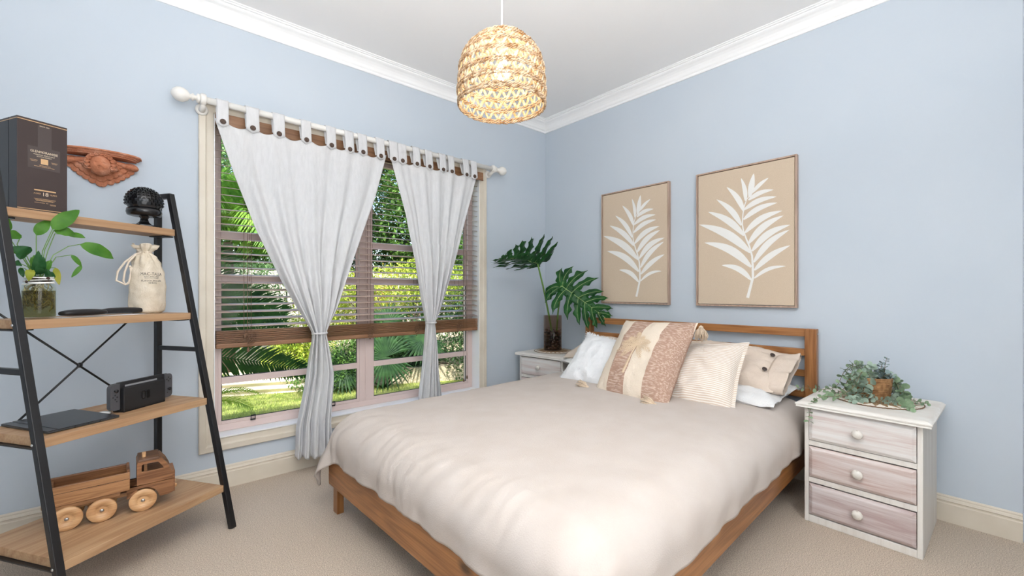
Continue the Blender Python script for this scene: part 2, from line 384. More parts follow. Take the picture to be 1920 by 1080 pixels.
# ---------------------------------------------------------------- curtain rod
RODM = mat('white_gloss_wood', srgb(234, 231, 225), 0.35)
RY, RZ, RX = -.095, 2.118, -1.69
rod = thing('curtain_rod', 'white wooden curtain pole with ball finials above the window', 'curtain rod', (RX, RY, RZ))
MX = Matrix.Rotation(R(90), 4, 'Y')
MB().lathe([(.0175, -1.01), (.0175, 1.01)], 20, MX).build('pole', RODM, rod)
fp = [(.0175, 0), (.022, .002), (.024, .008), (.022, .014), (.012, .018), (.011, .024), (.018, .028), (.020, .034), (.012, .040), (.013, .044), (.026, .054), (.0345, .070), (.0365, .084), (.033, .100), (.022, .114), (.008, .122), (.001, .123)]
f0 = MB().lathe(fp, 20, MX).build('finial', RODM, rod, loc=(.995, 0, 0))
dup_mesh(f0, rod, (-.995, 0, 0), (0, 0, PI))
for x in (-2.672, -.712):
    b = MB(); xx = x - RX
    b.lathe([(.027, -.013), (.030, -.007), (.030, .007), (.027, .013)], 20, Matrix.Translation((xx, 0, 0)) @ MX)
    b.tube([(xx, 0, -.02), (xx, .03, -.034), (xx, .07, -.036)], [.012, .014, .018], 10)
    b.lathe([(.030, 0), (.030, .006), (.024, .012), (.016, .014)], 20, Matrix.Translation((xx, .072, -.032)) @ Matrix.Rotation(R(90), 4, 'X'))
    b.build('bracket', RODM, rod)

# ---------------------------------------------------------------- curtains
CURT = mat('curtain_cotton', srgb(243, 243, 244), 0.9, spec=0.1, noise_col=srgb(237, 237, 238), nscale=30, nstretch=(3, 1, .6), bump=0.25, bscale=160, transl=0.32)
BUTT = mat('coconut_button', srgb(92, 70, 56), 0.5, noise_col=srgb(60, 44, 36), nscale=120)
def curtain(label, rows, nf, btns, tie, hem_tilt, seed):
    cx = (rows[0][1] + rows[0][2]) / 2; z0 = 2.118
    root = thing('curtain', label, 'curtain', (cx, RY, z0), 0, 'tab-top curtains at the window')
    ztop = 2.028; zb = rows[-1][0]
    yb = -.020
    def topdip(x):
        d = min(abs(x - b) for b in btns); nb = sorted(abs(x - b) for b in btns)[:2]; gap = sum(nb)
        if btns[0] < x < btns[-1]: return -.034 * math.sin(PI * min(1, d / max(gap, .01))) * min(1.0, gap / .12)
        return -.0 * d
    def fn(u, w):
        z = ztop + (zb - ztop) * w
        xl, xr = lerp_rows(rows, z); wd = xr - xl
        x = xl + wd * u
        tz = math.exp(-((z - tie) / .10) ** 2)
        comp = max(0.0, 1 - wd / (rows[0][2] - rows[0][1]))
        if z < tie: comp *= .85
        amp = (.005 + .024 * comp) * (1 - .35 * tz)
        ph = 2 * PI * nf * u + seed
        y = amp * math.sin(ph + 1.4 * math.sin(2.1 * u * PI + seed)) + amp * .30 * math.sin(2.3 * ph + 1.3 + 2 * w)
        y += .010 * comp * fbm((u * 9 + seed, w * 3, seed)) + .004 * fbm((u * 5, w * 7 + seed, 1))
        y -= .018 * math.sin(PI * u) * (1 if wd < .4 else .35)
        x += .012 * comp * math.cos(ph) * min(1, wd / .15) * .5
        if z < tie - .05: x += .004 * fbm((u * 12, w * 8, seed + 3))
        zz = z + topdip(x) * max(0, 1 - w / .035) if w < .035 else z
        if w > .93: zz += hem_tilt * (u - .5) * (w - .93) / .07 + .006 * math.sin(ph)
        return (x - cx, y + yb, zz - z0)
    m = MB(); m.grid(fn, 150, 110)
    m.build('panel', CURT, root, solid=.0016)
    # doubled top band
    tb = MB(); 
    # tie band
    xl, xr = lerp_rows(rows, tie); cxx = (xl + xr) / 2 - cx; rw = (xr - xl) / 2 + .002
    t = MB()
    for dz, tl in ((0, .0), (.004, .12), (-.004, -.12)):
        pts = [(cxx + rw * math.cos(a), yb - .008 + (.034) * math.sin(a), tie - z0 + dz + tl * .05 * math.sin(a)) for a in [2 * PI * k / 28 for k in range(28)]]
        t.tube(pts, .0045, 8, closed=True)
    t.build('tie_cord', CURT, root)
    # tabs and buttons
    for i, bx in enumerate(btns):
        w = .031 + rnd.uniform(-.003, .003)
        path = [(-.034, 2.003), (-.034, 2.03), (-.031, 2.06), (-.026, 2.09), (-.0215, 2.112), (-.0195, 2.128), (-.012, 2.138), (0, 2.1405), (.012, 2.138), (.0195, 2.128), (.021, 2.112), (.016, 2.08), (.004, 2.05), (-.008, 2.02)]
        nn = len(path)
        def tf(u, q, bx=bx, w=w):
            i0 = min(int(q * (nn - 1) + 1e-6), nn - 2); tt = q * (nn - 1) - i0
            y = path[i0][0] * (1 - tt) + path[i0 + 1][0] * tt; zz = path[i0][1] * (1 - tt) + path[i0 + 1][1] * tt
            if q < .03: zz += -.018 * (1 - abs(2 * u - 1)) 
            return (bx - cx + (u - .5) * 2 * w * (1 - .05 * math.sin(q * 9)), y + .0015 * math.sin(u * 9 + bx * 40) - .001, zz - z0)
        tm = MB(); tm.grid(tf, 7, 34); tm.build('tab', CURT, root, solid=.0018)
        b = MB(); b.lathe([(.0001, .0055), (.006, .0055), (.0075, .007), (.0135, .006), (.0145, .003), (.013, 0), (.0001, 0)], 18, Matrix.Translation((bx - cx, -.036, 2.012 - z0)) @ Matrix.Rotation(R(90), 4, 'X'), caps=False)
        b.build('button', BUTT, root)
    return root
curtain('wider white cotton curtain tied at the waist, hanging to the skirting', [(2.04, -2.628, -1.655), (1.735, -2.533, -1.735), (1.452, -2.431, -1.835), (1.153, -2.296, -1.935), (1.0, -2.216, -1.985), (.90, -2.158, -2.030), (.846, -2.132, -2.052), (.80, -2.136, -2.043), (.6, -2.166, -2.004), (.295, -2.222, -2.022), (.095, -2.232, -2.014)],
        5.5, [-2.589, -2.449, -2.317, -2.169, -2.023, -1.909, -1.823, -1.701], .846, -.03, .4)
curtain('narrower white cotton curtain tied at the waist beside the room corner', [(2.04, -1.632, -.888), (1.65, -1.512, -1.005), (1.28, -1.429, -1.114), (1.05, -1.390, -1.195), (.95, -1.368, -1.235), (.874, -1.350, -1.276), (.83, -1.352, -1.270), (.5, -1.388, -1.240), (.3, -1.414, -1.214), (.09, -1.424, -1.204)],
        5, [-1.605, -1.543, -1.431, -1.329, -1.213, -1.137, -1.001, -.926], .874, .02, 2.1)

# ---------------------------------------------------------------- framed prints
OAKF = wood('pale_oak_frame', srgb(190, 164, 146), srgb(168, 142, 124), 'z', .5, 8)
LINEN = mat('beige_linen', srgb(214, 196, 174), .9, spec=.1, noise_col=srgb(206, 187, 164), nscale=420, bump=.15, bscale=600, ramp=(.4, .6))
WHITEP = mat('white_ink', srgb(238, 237, 233), .85, spec=.1)
def unproj(px, py):
    """zoom frame of the larger print -> (y, z) on the wall plane"""
    u = 1080 + px / 3; w = 260 + py / 3; a = (u - 960) / 805.5; b = (547 - w) / 805.5
    az = R(48.95); d = (math.cos(az) + a * math.sin(az), math.sin(az) - a * math.cos(az), b); t = (-.03 + 2.933) / d[0]
    return (-2.886 + t * d[1], 1.1 + t * d[2])
stem = [(965, 895), (982, 830), (995, 780), (994, 720), (990, 660), (975, 605), (958, 565), (942, 520), (935, 480), (938, 430), (946, 380), (960, 340), (975, 322)]
leafl = [((820, 712), (985, 795), 34, .3), ((722, 585), (985, 722), 50, .25), ((692, 483), (980, 640), 54, .2), ((743, 412), (945, 545), 42, .2), ((790, 342), (930, 488), 36, .2), ((847, 272), (943, 408), 34, .2), ((928, 222), (953, 350), 26, .15),
         ((1000, 195), (975, 330), 36, 0), ((1083, 220), (990, 305), 24, -.1), ((1110, 287), (970, 345), 30, -.2), ((1127, 326), (945, 400), 34, -.2), ((1132, 360), (942, 455), 36, -.2), ((1160, 405), (950, 530), 42, -.22), ((1167, 432), (970, 590), 46, -.2),
         ((1205, 484), (990, 632), 46, -.25), ((1200, 512), (1000, 695), 44, -.2), ((1205, 600), (1003, 740), 42, -.15), ((1180, 717), (1003, 785), 24, -.25)]
def print_mesh(y0):
    m = MB(); yc = -1.787; zc = 1.455
    lay = [0]
    def P(px, py): y, z = unproj(px, py); return (-.00004 * lay[0], y - yc, z - zc)
    def strip(pts, ws):
        vs = []; lay[0] += 1
        for i, (x, y) in enumerate(pts):
            a = pts[max(0, i - 1)]; b = pts[min(len(pts) - 1, i + 1)]; dx, dy = b[0] - a[0], b[1] - a[1]; L = math.hypot(dx, dy) or 1
            nx, ny = -dy / L, dx / L
            vs.append(P(x + nx * ws[i] / 2, y + ny * ws[i] / 2)); vs.append(P(x - nx * ws[i] / 2, y - ny * ws[i] / 2))
        m.add(vs, [(2 * i, 2 * i + 1, 2 * i + 3, 2 * i + 2) for i in range(len(pts) - 1)])
    strip(stem, [17, 15, 14, 13, 11, 10, 9, 8, 7, 6, 6, 5, 4])
    for (t, b, w, cv) in leafl:
        dx, dy = t[0] - b[0], t[1] - b[1]; L = math.hypot(dx, dy); nx, ny = dy / L, -dx / L; pts = []; ws = []
        s = 1 if cv >= 0 else 1
        for i in range(13):
            q = i / 12; off = cv * L * .42 * math.sin(PI * q)
            if cv < 0: off = cv * L * .42 * math.sin(PI * q)
            rt = .74 if cv < 0 else .86; pts.append((b[0] + dx * q + nx * -off * s, b[1] + dy * q + ny * -off * s)); ws.append(3 + rt * w * (math.sin(PI * min(1, q * .97 + .03) ** .85)) ** .9 * (1 if q < 1 else 0))
        ws[-1] = .5
        strip(pts, ws)
    return m
def picture(yc, label):
    p = thing('framed_print', label, 'picture', (0, yc, 1.455), 0, 'palm leaf prints above the bed')
    hw, hh = .300, .450
    f = MB(); d = .034
    for s in (-1, 1):
        f.bx(-d, -.002, s * hw, s * (hw - .010), -hh, hh); f.bx(-d, -.002, -hw + .010, hw - .010, s * hh, s * (hh - .010))
    f.build('frame', OAKF, p, bevel=.0012)
    MB().bx(-d + .006, -.004, -hw + .0135, hw - .0135, -hh + .0135, hh - .0135).build('canvas', LINEN, p)
    q = print_mesh(0).build('leaf_print', WHITEP, p); q.location = (-d + .0052, 0, 0)
    return p
picture(-1.787, 'larger-looking beige palm leaf print in oak frame above the striped cushions')
picture(-.984, 'beige palm leaf print in oak frame nearer the room corner')

# ================================================================ bed
PINE = wood('orange_pine', srgb(172, 118, 70), srgb(136, 88, 48), 'x', .35, 5, knots=True)
PINEY = wood('orange_pine_cross', srgb(172, 118, 70), srgb(136, 88, 48), 'y', .35, 5, knots=True)
PINEZ = wood('orange_pine_upright', srgb(170, 116, 68), srgb(134, 86, 46), 'z', .35, 5)
BED = thing('double_bed', 'orange pine double bed frame with slatted headboard against the blue wall', 'bed', (-.045, -1.387, 0), R(180 + 2.2))
# local: +x towards the foot, +y away from the window (world -y)
for s in (-1, 1):
    MB().bx(.0, .045, s * .802, s * .744, 0, .888).build('headboard_post', PINEZ, BED, bevel=.003)
    MB().bx(2.087, 2.120, s * .797, s * .744, 0, .20).build('leg', PINEZ, BED, bevel=.003)
    MB().bx(.045, 2.087, s * .775, s * .752, .147, .285).build('side_rail', PINE, BED, bevel=.003)
for z0, z1 in ((.842, .888), (.732, .772), (.612, .650), (.492, .530)):
    MB().bx(.008, .034, -.745, .745, z0, z1).build('headboard_slat', PINEY, BED, bevel=.003)
MB().bx(2.118, 2.145, -.792, .792, .147, .285).build('foot_rail', PINEY, BED, bevel=.003)
MB().bx(.06, 2.10, -.02, .02, .12, .165).build('centre_beam', PINE, BED)
s0 = None
for i in range(13):
    if s0 is None: s0 = MB().bx(.10, .17, -.752, .752, .186, .203).build('base_slat', PINEY, BED)
    else: dup_mesh(s0, BED, (i * .156, 0, 0))
bolt = MB().lathe([(.0001, 0), (.006, 0), (.006, .003), (.0001, .004)], 10, Matrix.Translation((.022, .802, .86)) @ Matrix.Rotation(R(-90), 4, 'X')).build('bolt', mat('zinc', (.5, .5, .5), .3, 1.0), BED)
MATT = mat('mattress_white', srgb(232, 230, 226), .9)
mt = MB().bx(.07, 2.08, -.735, .735, .205, .435).build('mattress', MATT, bevel=.04)
mt.location = (-.045, -1.387, 0); mt.rotation_euler = (0, 0, R(182.2)); tag(mt, 'white mattress under the oatmeal duvet', 'mattress')
DUV = mat('duvet_linen', srgb(200, 191, 184), .9, spec=.08, noise_col=srgb(196, 186, 178), nscale=8, bump=.18, bscale=260)
def add_creases(m, scale, strength, stretch):
    nt = m.node_tree; N = nt.nodes; L = nt.links; b = N['Principled BSDF']
    tc = N.new('ShaderNodeTexCoord'); mp = N.new('ShaderNodeMapping'); mp.inputs['Scale'].default_value = stretch; mp.inputs['Rotation'].default_value = (0, 0, .5); L.new(tc.outputs['Object'], mp.inputs['Vector'])
    n = N.new('ShaderNodeTexNoise'); n.noise_type = 'RIDGED_MULTIFRACTAL'; n.inputs['Scale'].default_value = scale; n.inputs['Detail'].default_value = 3; n.inputs['Distortion'].default_value = .8; L.new(mp.outputs['Vector'], n.inputs['Vector'])
    bp = N.new('ShaderNodeBump'); bp.inputs['Strength'].default_value = strength; bp.inputs['Distance'].default_value = .01; L.new(n.outputs['Fac'], bp.inputs['Height'])
    old = b.inputs['Normal'].links
    if old: L.new(old[0].from_socket, bp.inputs['Normal'])
    L.new(bp.outputs['Normal'], b.inputs['Normal'])
add_creases(DUV, 5.5, .16, (1.0, 1.6, 1.0))
def duvet():
    m = MB(); top = .505; Rr = .155; core_y = .665; foot = 2.020; head = .16; tail = .306
    nx, ny = 230, 210; xs = foot - head + tail; ys = 2 * (core_y + tail)
    def fn(u, w):
        # w across (-1..1), u from head to foot
        sx = head + u * xs; sy = -ys / 2 + w * ys
        ta = tail * (1 + .05 * math.sin(sx * 3.1) + .03 * math.sin(sx * 7.7 + 1))
        ex = max(0, sx - foot); ey = max(0, abs(sy) - core_y); d = math.hypot(ex, ey)
        bx_ = min(sx, foot); by_ = max(-core_y, min(core_y, sy))
        puff = .018 * (1 - (abs(by_) / core_y) ** 2) * (1 - max(0, (bx_ - 1.2) / (foot - 1.2)) ** 2)
        wr = .0022 * fbm((sx * 1.6, sy * 1.6, 3), 1) + .0022 * fbm((sx * 6, sy * 6, 8), 2) * smoothstep(.9, 2.0, sx)
        # soft creases radiating near the foot and the near side
        cr = .0014 * math.sin(sx * 26 + 5 * fbm((sx * 1.5, sy * 2, 1))) * smoothstep(.35, .72, abs(sy)) * smoothstep(.3, 1.4, sx)
        cr += .0018 * math.sin(sy * 34 + 6 * fbm((sx * 2, sy * 1.5, 5))) * smoothstep(1.75, 2.12, sx) + .0015 * math.sin(sy * 83 + sx * 20 + 6 * fbm((sx * 3, sy * 3, 5))) * smoothstep(1.85, 2.15, sx)
        if d < 1e-6: return (bx_, by_, top + puff + wr + cr)
        dx, dy = ex / d, math.copysign(ey / d, sy)
        q = Rr * PI / 2
        if d < q: off = Rr * math.sin(d / Rr); drop = Rr * (1 - math.cos(d / Rr))
        else: off = Rr; drop = Rr + (d - q)
        # hem gathers slightly inwards below the widest point, with shallow gathers
        low = smoothstep(q * .6, tail, d)
        wob = .008 * fbm((sx * 4 + 9, sy * 4, 2)) + .003 * math.sin((sx if ey > ex else sy) * 34 + 3 * fbm((sx, sy, 7)))
        off += low * (wob - .010) + cr * .8 * math.sin(min(PI / 2, d / Rr))
        corner = min(ex, ey) / tail
        if corner > .05:
            k = smoothstep(.10, .85, corner); off += .10 * k * low; drop += .02 * k * low
            an = math.atan2(dy, dx); off += .024 * k * math.sin(an * 11)
        drop *= 1 + .045 * low * fbm((sx * 2.0, sy * 2.0, 11), 2)
        return (bx_ + dx * off, by_ + dy * off, top + puff + wr * (1 - low) + cr * max(0.0, math.cos(min(PI / 2, d / Rr))) - drop)
    m.grid(fn, nx, ny)
    o = m.build('duvet', DUV, solid=.010)
    o.location = (-.045, -1.387, 0); o.rotation_euler = (0, 0, R(182.2)); return o
tag(duvet(), 'oatmeal linen duvet spread over the bed, draped over the foot', 'duvet')

# ---------------------------------------------------------------- cushions
def cushion_pt(w, h, th, n, a, b, seed, pinch=.07, wr=.004, sag=0.0):
    """a, b in -1..1, n = +1 front / -1 back"""
    ea = 1 - pinch * (1 - b * b) ** 1.0 * abs(a) ** 2; eb = 1 - pinch * (1 - a * a) ** 1.0 * abs(b) ** 2
    x = a * w / 2 * ea; y = b * h / 2 * eb
    t = ((1 - abs(a) ** 2.6) * (1 - abs(b) ** 2.6)) ** .55
    z = n * (th / 2) * t
    edge = max(abs(a), abs(b))
    z += n * wr * fbm((a * 3 + seed, b * 3, seed + n)) * t * 2 + wr * 1.6 * fbm((a * 2 + seed, b * 2, 4)) * (edge ** 2)
    # radial puckers from the corners
    z += n * wr * .7 * math.sin(18 * math.atan2(abs(b) - 1.05, abs(a) - 1.05)) * smoothstep(1.25, 1.85, abs(a) + abs(b)) * t
    z += n * wr * 1.2 * math.sin(9 * a + seed) * smoothstep(.55, 1, abs(b)) * t
    y -= sag * (1 - a * a) * (b > 0) * b
    return Vector((x, y, z))
def cushion_mesh(w, h, th, seed, pinch=.07, wr=.004, n=44, flange=0.0, sag=0.0):
    m = MB()
    for sd in (1, -1):
        m.grid(lambda u, v, sd=sd: cushion_pt(w, h, th, sd, 2 * u - 1, 2 * v - 1, seed, pinch, wr, sag), n, n)
    if flange:
        pts = []; per = []
        K = 4 * 26
        for i in range(K):
            s = i / K * 4; e = int(s); t = 2 * (s - e) - 1
            a, b = ((t, -1), (1, t), (-t, 1), (-1, -t))[e]; per.append((a, b))
        def fl(u, v):
            a, b = per[int(round(u * K)) % K]; p = cushion_pt(w, h, th, 1, a, b, seed, pinch, wr, sag)
            o = Vector((math.copysign(1, a) if abs(a) > .999 else 0, math.copysign(1, b) if abs(b) > .999 else 0, 0))
            return p + o * flange * v + Vector((0, 0, .006 * fbm((a * 6, b * 6, seed)) * v))
        vs = [fl(i / K, v) for i in range(K) for v in (0, .5, 1)]
        m.add(vs, [(i * 3 + j, ((i + 1) % K) * 3 + j, ((i + 1) % K) * 3 + j + 1, i * 3 + j + 1) for i in range(K) for j in range(2)], True)
    return m
def quadframe(BL, BR, TL, TR):
    BL, BR, TL, TR = map(Vector, (BL, BR, TL, TR))
    c = (BL + BR + TL + TR) / 4; x = ((BR - BL) + (TR - TL)); x.normalize(); y = ((TL - BL) + (TR - BR)); y = (y - x * y.dot(x)).normalized(); z = x.cross(y)
    w = ((BR - BL).length + (TR - TL).length) / 2; h = ((TL - BL).length + (TR - BR).length) / 2
    return c, x, y, z, w, h
def place(root, c, x, y, z, back=0.0):
    root.matrix_world = frame(c - z * back, x, y, z)
COT = mat('white_cotton', srgb(238, 239, 241), .9, spec=.1, bump=.3, bscale=160, noise_col=srgb(230, 232, 234), nscale=14)
BEIG = mat('beige_linen_pillow', srgb(221, 206, 192), .9, spec=.1, bump=.3, bscale=180, noise_col=srgb(214, 198, 183), nscale=12)
OFFW = mat('white_linen_pillow', srgb(231, 231, 230), .9, spec=.1, bump=.35, bscale=160, noise_col=srgb(222, 223, 224), nscale=12)
def stripe_mat(name, axis, freq, c1, c2, lo=.4, hi=.6, off=0.0):
    m = mat(name, c1, .92, spec=.08, bump=.3, bscale=260); nt = m.node_tree; N = nt.nodes; L = nt.links
    tc = N.new('ShaderNodeTexCoord'); sp = N.new('ShaderNodeSeparateXYZ'); L.new(tc.outputs['Object'], sp.inputs[0])
    a = N.new('ShaderNodeMath'); a.operation = 'MULTIPLY_ADD'; a.inputs[1].default_value = freq; a.inputs[2].default_value = off; L.new(sp.outputs[axis], a.inputs[0])
    f = N.new('ShaderNodeMath'); f.operation = 'FRACT'; L.new(a.outputs[0], f.inputs[0])
    p = N.new('ShaderNodeMath'); p.operation = 'PINGPONG'; p.inputs[1].default_value = .5; L.new(f.outputs[0], p.inputs[0])
    cr = N.new('ShaderNodeValToRGB'); cr.color_ramp.elements[0].position = lo * .5; cr.color_ramp.elements[1].position = hi * .5
    cr.color_ramp.elements[0].color = (*c1, 1); cr.color_ramp.elements[1].color = (*c2, 1); L.new(p.outputs[0], cr.inputs['Fac'])
    L.new(cr.outputs['Color'], N['Principled BSDF'].inputs['Base Color']); return m
STRIPE = stripe_mat('ticking_stripe', 'Y', 92, srgb(214, 195, 176), srgb(236, 230, 223), .35, .6)
def palm_mat():
    m = mat('palm_cushion_fabric', srgb(234, 220, 202), .92, spec=.08, bump=.5, bscale=300, bstretch=(.4, 1, 1)); nt = m.node_tree; N = nt.nodes; L = nt.links
    tc = N.new('ShaderNodeTexCoord'); sp = N.new('ShaderNodeSeparateXYZ'); L.new(tc.outputs['Object'], sp.inputs[0])
    mp = N.new('ShaderNodeMapping'); mp.inputs['Scale'].default_value = (.16, 1, 1); L.new(tc.outputs['Object'], mp.inputs['Vector'])
    no = N.new('ShaderNodeTexNoise'); no.inputs['Scale'].default_value = 150; no.inputs['Detail'].default_value = 3; L.new(mp.outputs['Vector'], no.inputs['Vector'])
    br = N.new('ShaderNodeValToRGB'); br.color_ramp.elements[0].position = .46; br.color_ramp.elements[1].position = .66
    br.color_ramp.elements[0].color = (*srgb(180, 148, 130), 1); br.color_ramp.elements[1].color = (*srgb(214, 190, 174), 1); L.new(no.outputs['Fac'], br.inputs['Fac'])
    mr = N.new('ShaderNodeMapRange'); mr.inputs['From Min'].default_value = -.26; mr.inputs['From Max'].default_value = .26; L.new(sp.outputs['X'], mr.inputs['Value'])
    st = N.new('ShaderNodeValToRGB'); st.color_ramp.interpolation = 'CONSTANT'
    e = st.color_ramp.elements; e[0].position = 0; e[0].color = (0, 0, 0, 1); e[1].position = .045; e[1].color = (1, 1, 1, 1)
    for p, v in ((.245, 0), (.475, 1), (.700, 0), (.962, 1)): q = e.new(p); q.color = (v, v, v, 1)
    L.new(mr.outputs[0], st.inputs['Fac'])
    # only the front carries stripes
    mx = N.new('ShaderNodeMix'); mx.data_type = 'RGBA'; mx.inputs['B'].default_value = (*srgb(234, 220, 202), 1)
    L.new(st.outputs['Color'], mx.inputs['Factor']); L.new(br.outputs['Color'], mx.inputs['A']); L.new(mx.outputs['Result'], N['Principled BSDF'].inputs['Base Color'])
    return m
PALMF = palm_mat()
TASS = mat('cream_tassel', srgb(228, 210, 188), .95, spec=.05, noise_col=srgb(210, 188, 162), nscale=200)
EMB = mat('embroidery', srgb(226, 204, 176), .95, spec=.05, noise_col=srgb(212, 188, 158), nscale=300)

add_creases(BEIG, 7, .22, (1, 1.5, 1)); add_creases(OFFW, 8, .3, (1, 1.5, 1)); add_creases(CURT, 6, .10, (1.6, 1, .5))
# back pillows
def pillow(label, group, BL, BR, TL, TR, th, m, seed, back, pinch=.06, wr=.009, cat='pillow'):
    c, x, y, z, w, h = quadframe(BL, BR, TL, TR)
    r = thing('pillow', label, cat, (0, 0, 0), 0, group); place(r, c, x, y, z, back)
    cushion_mesh(w, h, th, seed, pinch, wr).build('pillowcase', m, r)
    return r, w, h
pillow('flat white pillow under the beige buttoned pillow', None, (-.54, -1.47, .530), (-.54, -2.125, .520), (-.10, -1.45, .565), (-.10, -2.125, .560), .11, OFFW, 3, .0, .04, .012)
pillow('flat white pillow under the beige pillow nearer the window', None, (-.44, -.60, .555), (-.47, -1.24, .555), (-.10, -.60, .580), (-.10, -1.24, .580), .10, OFFW, 5, .0, .04, .010)
r, w, h = pillow('plain beige pillow behind the white fringed cushion', None, (-.42, -.60, .615), (-.44, -1.25, .615), (-.10, -.61, .74), (-.10, -1.25, .74), .16, BEIG, 7, .03, .07, .008)
r, w, h = pillow('beige pillow with brown buttons along its open end', None, (-.45, -1.46, .610), (-.43, -2.09, .600), (-.10, -1.44, .790), (-.09, -2.08, .755), .18, BEIG, 9, .03, .05, .008)
# open cuff with buttons
m = MB()
def cuff(u, v):
    a = 2 * PI * u; yy = math.cos(a) * h * .47; zz = math.sin(a) * .055 * (1 - .35 * abs(math.cos(a)) ** 3)
    fl = .018 * v * fbm((math.cos(a) * 3, math.sin(a) * 3, v)) + .010 * math.sin(a * 3) * v
    return (w * .415 + .095 * v + .012 * math.sin(a) * v, yy * (1 - .02 * v), zz * (1 + .15 * v) + fl)
m.grid(cuff, 64, 10, closeu=True); m.build('open_cuff', BEIG, r, solid=.002)
BTN = mat('dark_button', srgb(60, 45, 40), .4)
for yy in (-.085, .055):
    b = MB(); b.lathe([(.0001, .004), (.012, .004), (.013, .001), (.012, -.002), (.0001, -.002)], 16, caps=False)
    z_ = cushion_pt(w, h, .19, 1, .80, 2 * yy / h, 9, .05, .008).z
    o = b.build('button', BTN, r); o.location = (w * .40, yy, max(z_, .04) + .010); o.rotation_euler = (0, R(28), 0)
# white fringed cushion
c, x, y, z, w, h = quadframe((-.785, -.850, .505), (-.810, -1.315, .515), (-.50, -.880, .855), (-.50, -1.335, .80))
fc = thing('cushion', 'white cushion with a short fringed edge beside the palm cushion', 'cushion'); place(fc, c, x, y, z, .06)
cushion_mesh(w, h, .15, 12, .13, .006).build('cover', COT, fc)
m = MB()
for i in range(420):
    s = i / 420 * 4; e = int(s); t = 2 * (s - e) - 1; a, b = ((t, -1), (1, t), (-t, 1), (-1, -t))[e]
    p = cushion_pt(w, h, .15, 1, a, b, 12, .13, .006); o = Vector((a if abs(a) > .999 else 0, b if abs(b) > .999 else 0, 0)).normalized()
    q = p + o * rnd.uniform(.010, .020) + Vector((rnd.uniform(-.004, .004), rnd.uniform(-.004, .004), rnd.uniform(-.005, .005)))
    m.tube([p - o * .003, (p + q) / 2 + Vector((0, 0, rnd.uniform(-.003, .003))), q], [.0022, .0026, .0014], 4)
tag(m.build('fringe', COT, fc), kind='stuff')
# striped cushion
c, x, y, z, w, h = quadframe((-.78, -1.56, .500), (-.735, -1.995, .490), (-.46, -1.545, .835), (-.435, -1.962, .880))
sc_ = thing('cushion', 'beige and white pinstriped cushion between the palm cushion and beige pillow', 'cushion'); place(sc_, c, x, y, z, .07)
cushion_mesh(w * .93, h * .93, .16, 21, .09, .006, flange=.016).build('cover', STRIPE, sc_)
# palm cushion
c, x, y, z, w, h = quadframe((-.875, -1.240, .500), (-.93, -1.760, .492), (-.56, -1.232, .932), (-.545, -1.705, .962))
pc = thing('cushion', 'large cream and brown striped cushion embroidered with a palm tree', 'cushion'); place(pc, c, x, y, z, .05)
cushion_mesh(w, h, .20, 31, .060, .006, n=60).build('cover', PALMF, pc)
def onpc(px, py, lift=.002):
    a = max(-1, min(1, px / (w / 2))); b = max(-1, min(1, py / (h / 2))); p = cushion_pt(w, h, .20, 1, a, b, 31, .060, .006); return Vector((px, py, p.z + lift))
m = MB(); trunk = [(-.030, -.135), (-.026, -.07), (-.022, 0), (-.020, .055)]
def ribbon(pts, ws, lift=.003):
    vs = []
    for i, (px, py) in enumerate(pts):
        a_ = pts[max(0, i - 1)]; b_ = pts[min(len(pts) - 1, i + 1)]; dx, dy = b_[0] - a_[0], b_[1] - a_[1]; L = math.hypot(dx, dy) or 1; nx, ny = -dy / L, dx / L
        for s_, l_ in ((-1, 0), (0, lift), (1, 0)): vs.append(onpc(px + nx * s_ * ws[i] / 2, py + ny * s_ * ws[i] / 2, .0012 + l_))
    m.add(vs, [(3 * i + k, 3 * i + k + 1, 3 * i + k + 4, 3 * i + k + 3) for i in range(len(pts) - 1) for k in (0, 1)], True)
ribbon([(-.030, -.140), (-.026, -.08), (-.023, -.02), (-.020, .05)], [.018, .014, .012, .014])
for an, L in ((8, .115), (38, .12), (68, .115), (95, .10), (122, .115), (150, .12), (178, .115), (-25, .075), (205, .075)):
    C_ = lambda q: (-.020 + math.cos(R(an)) * L * q, .055 + math.sin(R(an)) * L * q - .060 * q * q * (1 if abs(an - 90) > 15 else .2))
    ribbon([C_(i / 7) for i in range(8)], [.006 - .0006 * i for i in range(8)], .002)
    for i in range(1, 9):
        q = i / 9; x0, y0 = C_(q); x1, y1 = C_(q + .05); dx, dy = x1 - x0, y1 - y0; l_ = math.hypot(dx, dy); dx /= l_; dy /= l_
        for sg in (-1, 1):
            ll = .034 * math.sin(PI * (.2 + .75 * q)); ex, ey = x0 + ll * (dx * .75 - sg * dy * .6), y0 + ll * (dy * .75 + sg * dx * .6) - .006
            ribbon([(x0, y0), ((x0 + ex) / 2, (y0 + ey) / 2), (ex, ey)], [.003, .0062, .0015], .0016)
m.build('palm_embroidery', EMB, pc)
def tassel(loc, d, L, name='tassel'):
    m = MB(); d = Vector(d).normalized(); s = d.orthogonal().normalized(); t = d.cross(s)
    m.ball(tuple(Vector(loc)), .013, 10, 7)
    for i in range(110):
        an = rnd.uniform(0, 6.283); rr = rnd.uniform(0, 1) ** .5
        o = s * math.cos(an) + t * math.sin(an); p0 = Vector(loc) + o * .008 * rr; p1 = p0 + d * L * .35 + o * .021 * rr; p2 = p1 + d * L * rnd.uniform(.4, .65) + o * .010 * rr + s * rnd.uniform(-.006, .006)
        m.tube([p0, p1, p2], [.0022, .0024, .0016], 4)
    return tag(m.build(name, TASS, pc))
tassel((w / 2 + .012, h / 2 - .02, -.02), (.25, -1, -.1), .075)
tassel((w / 2 - .035, -h / 2 + .006, .062), (-1, -.05, .18), .072)
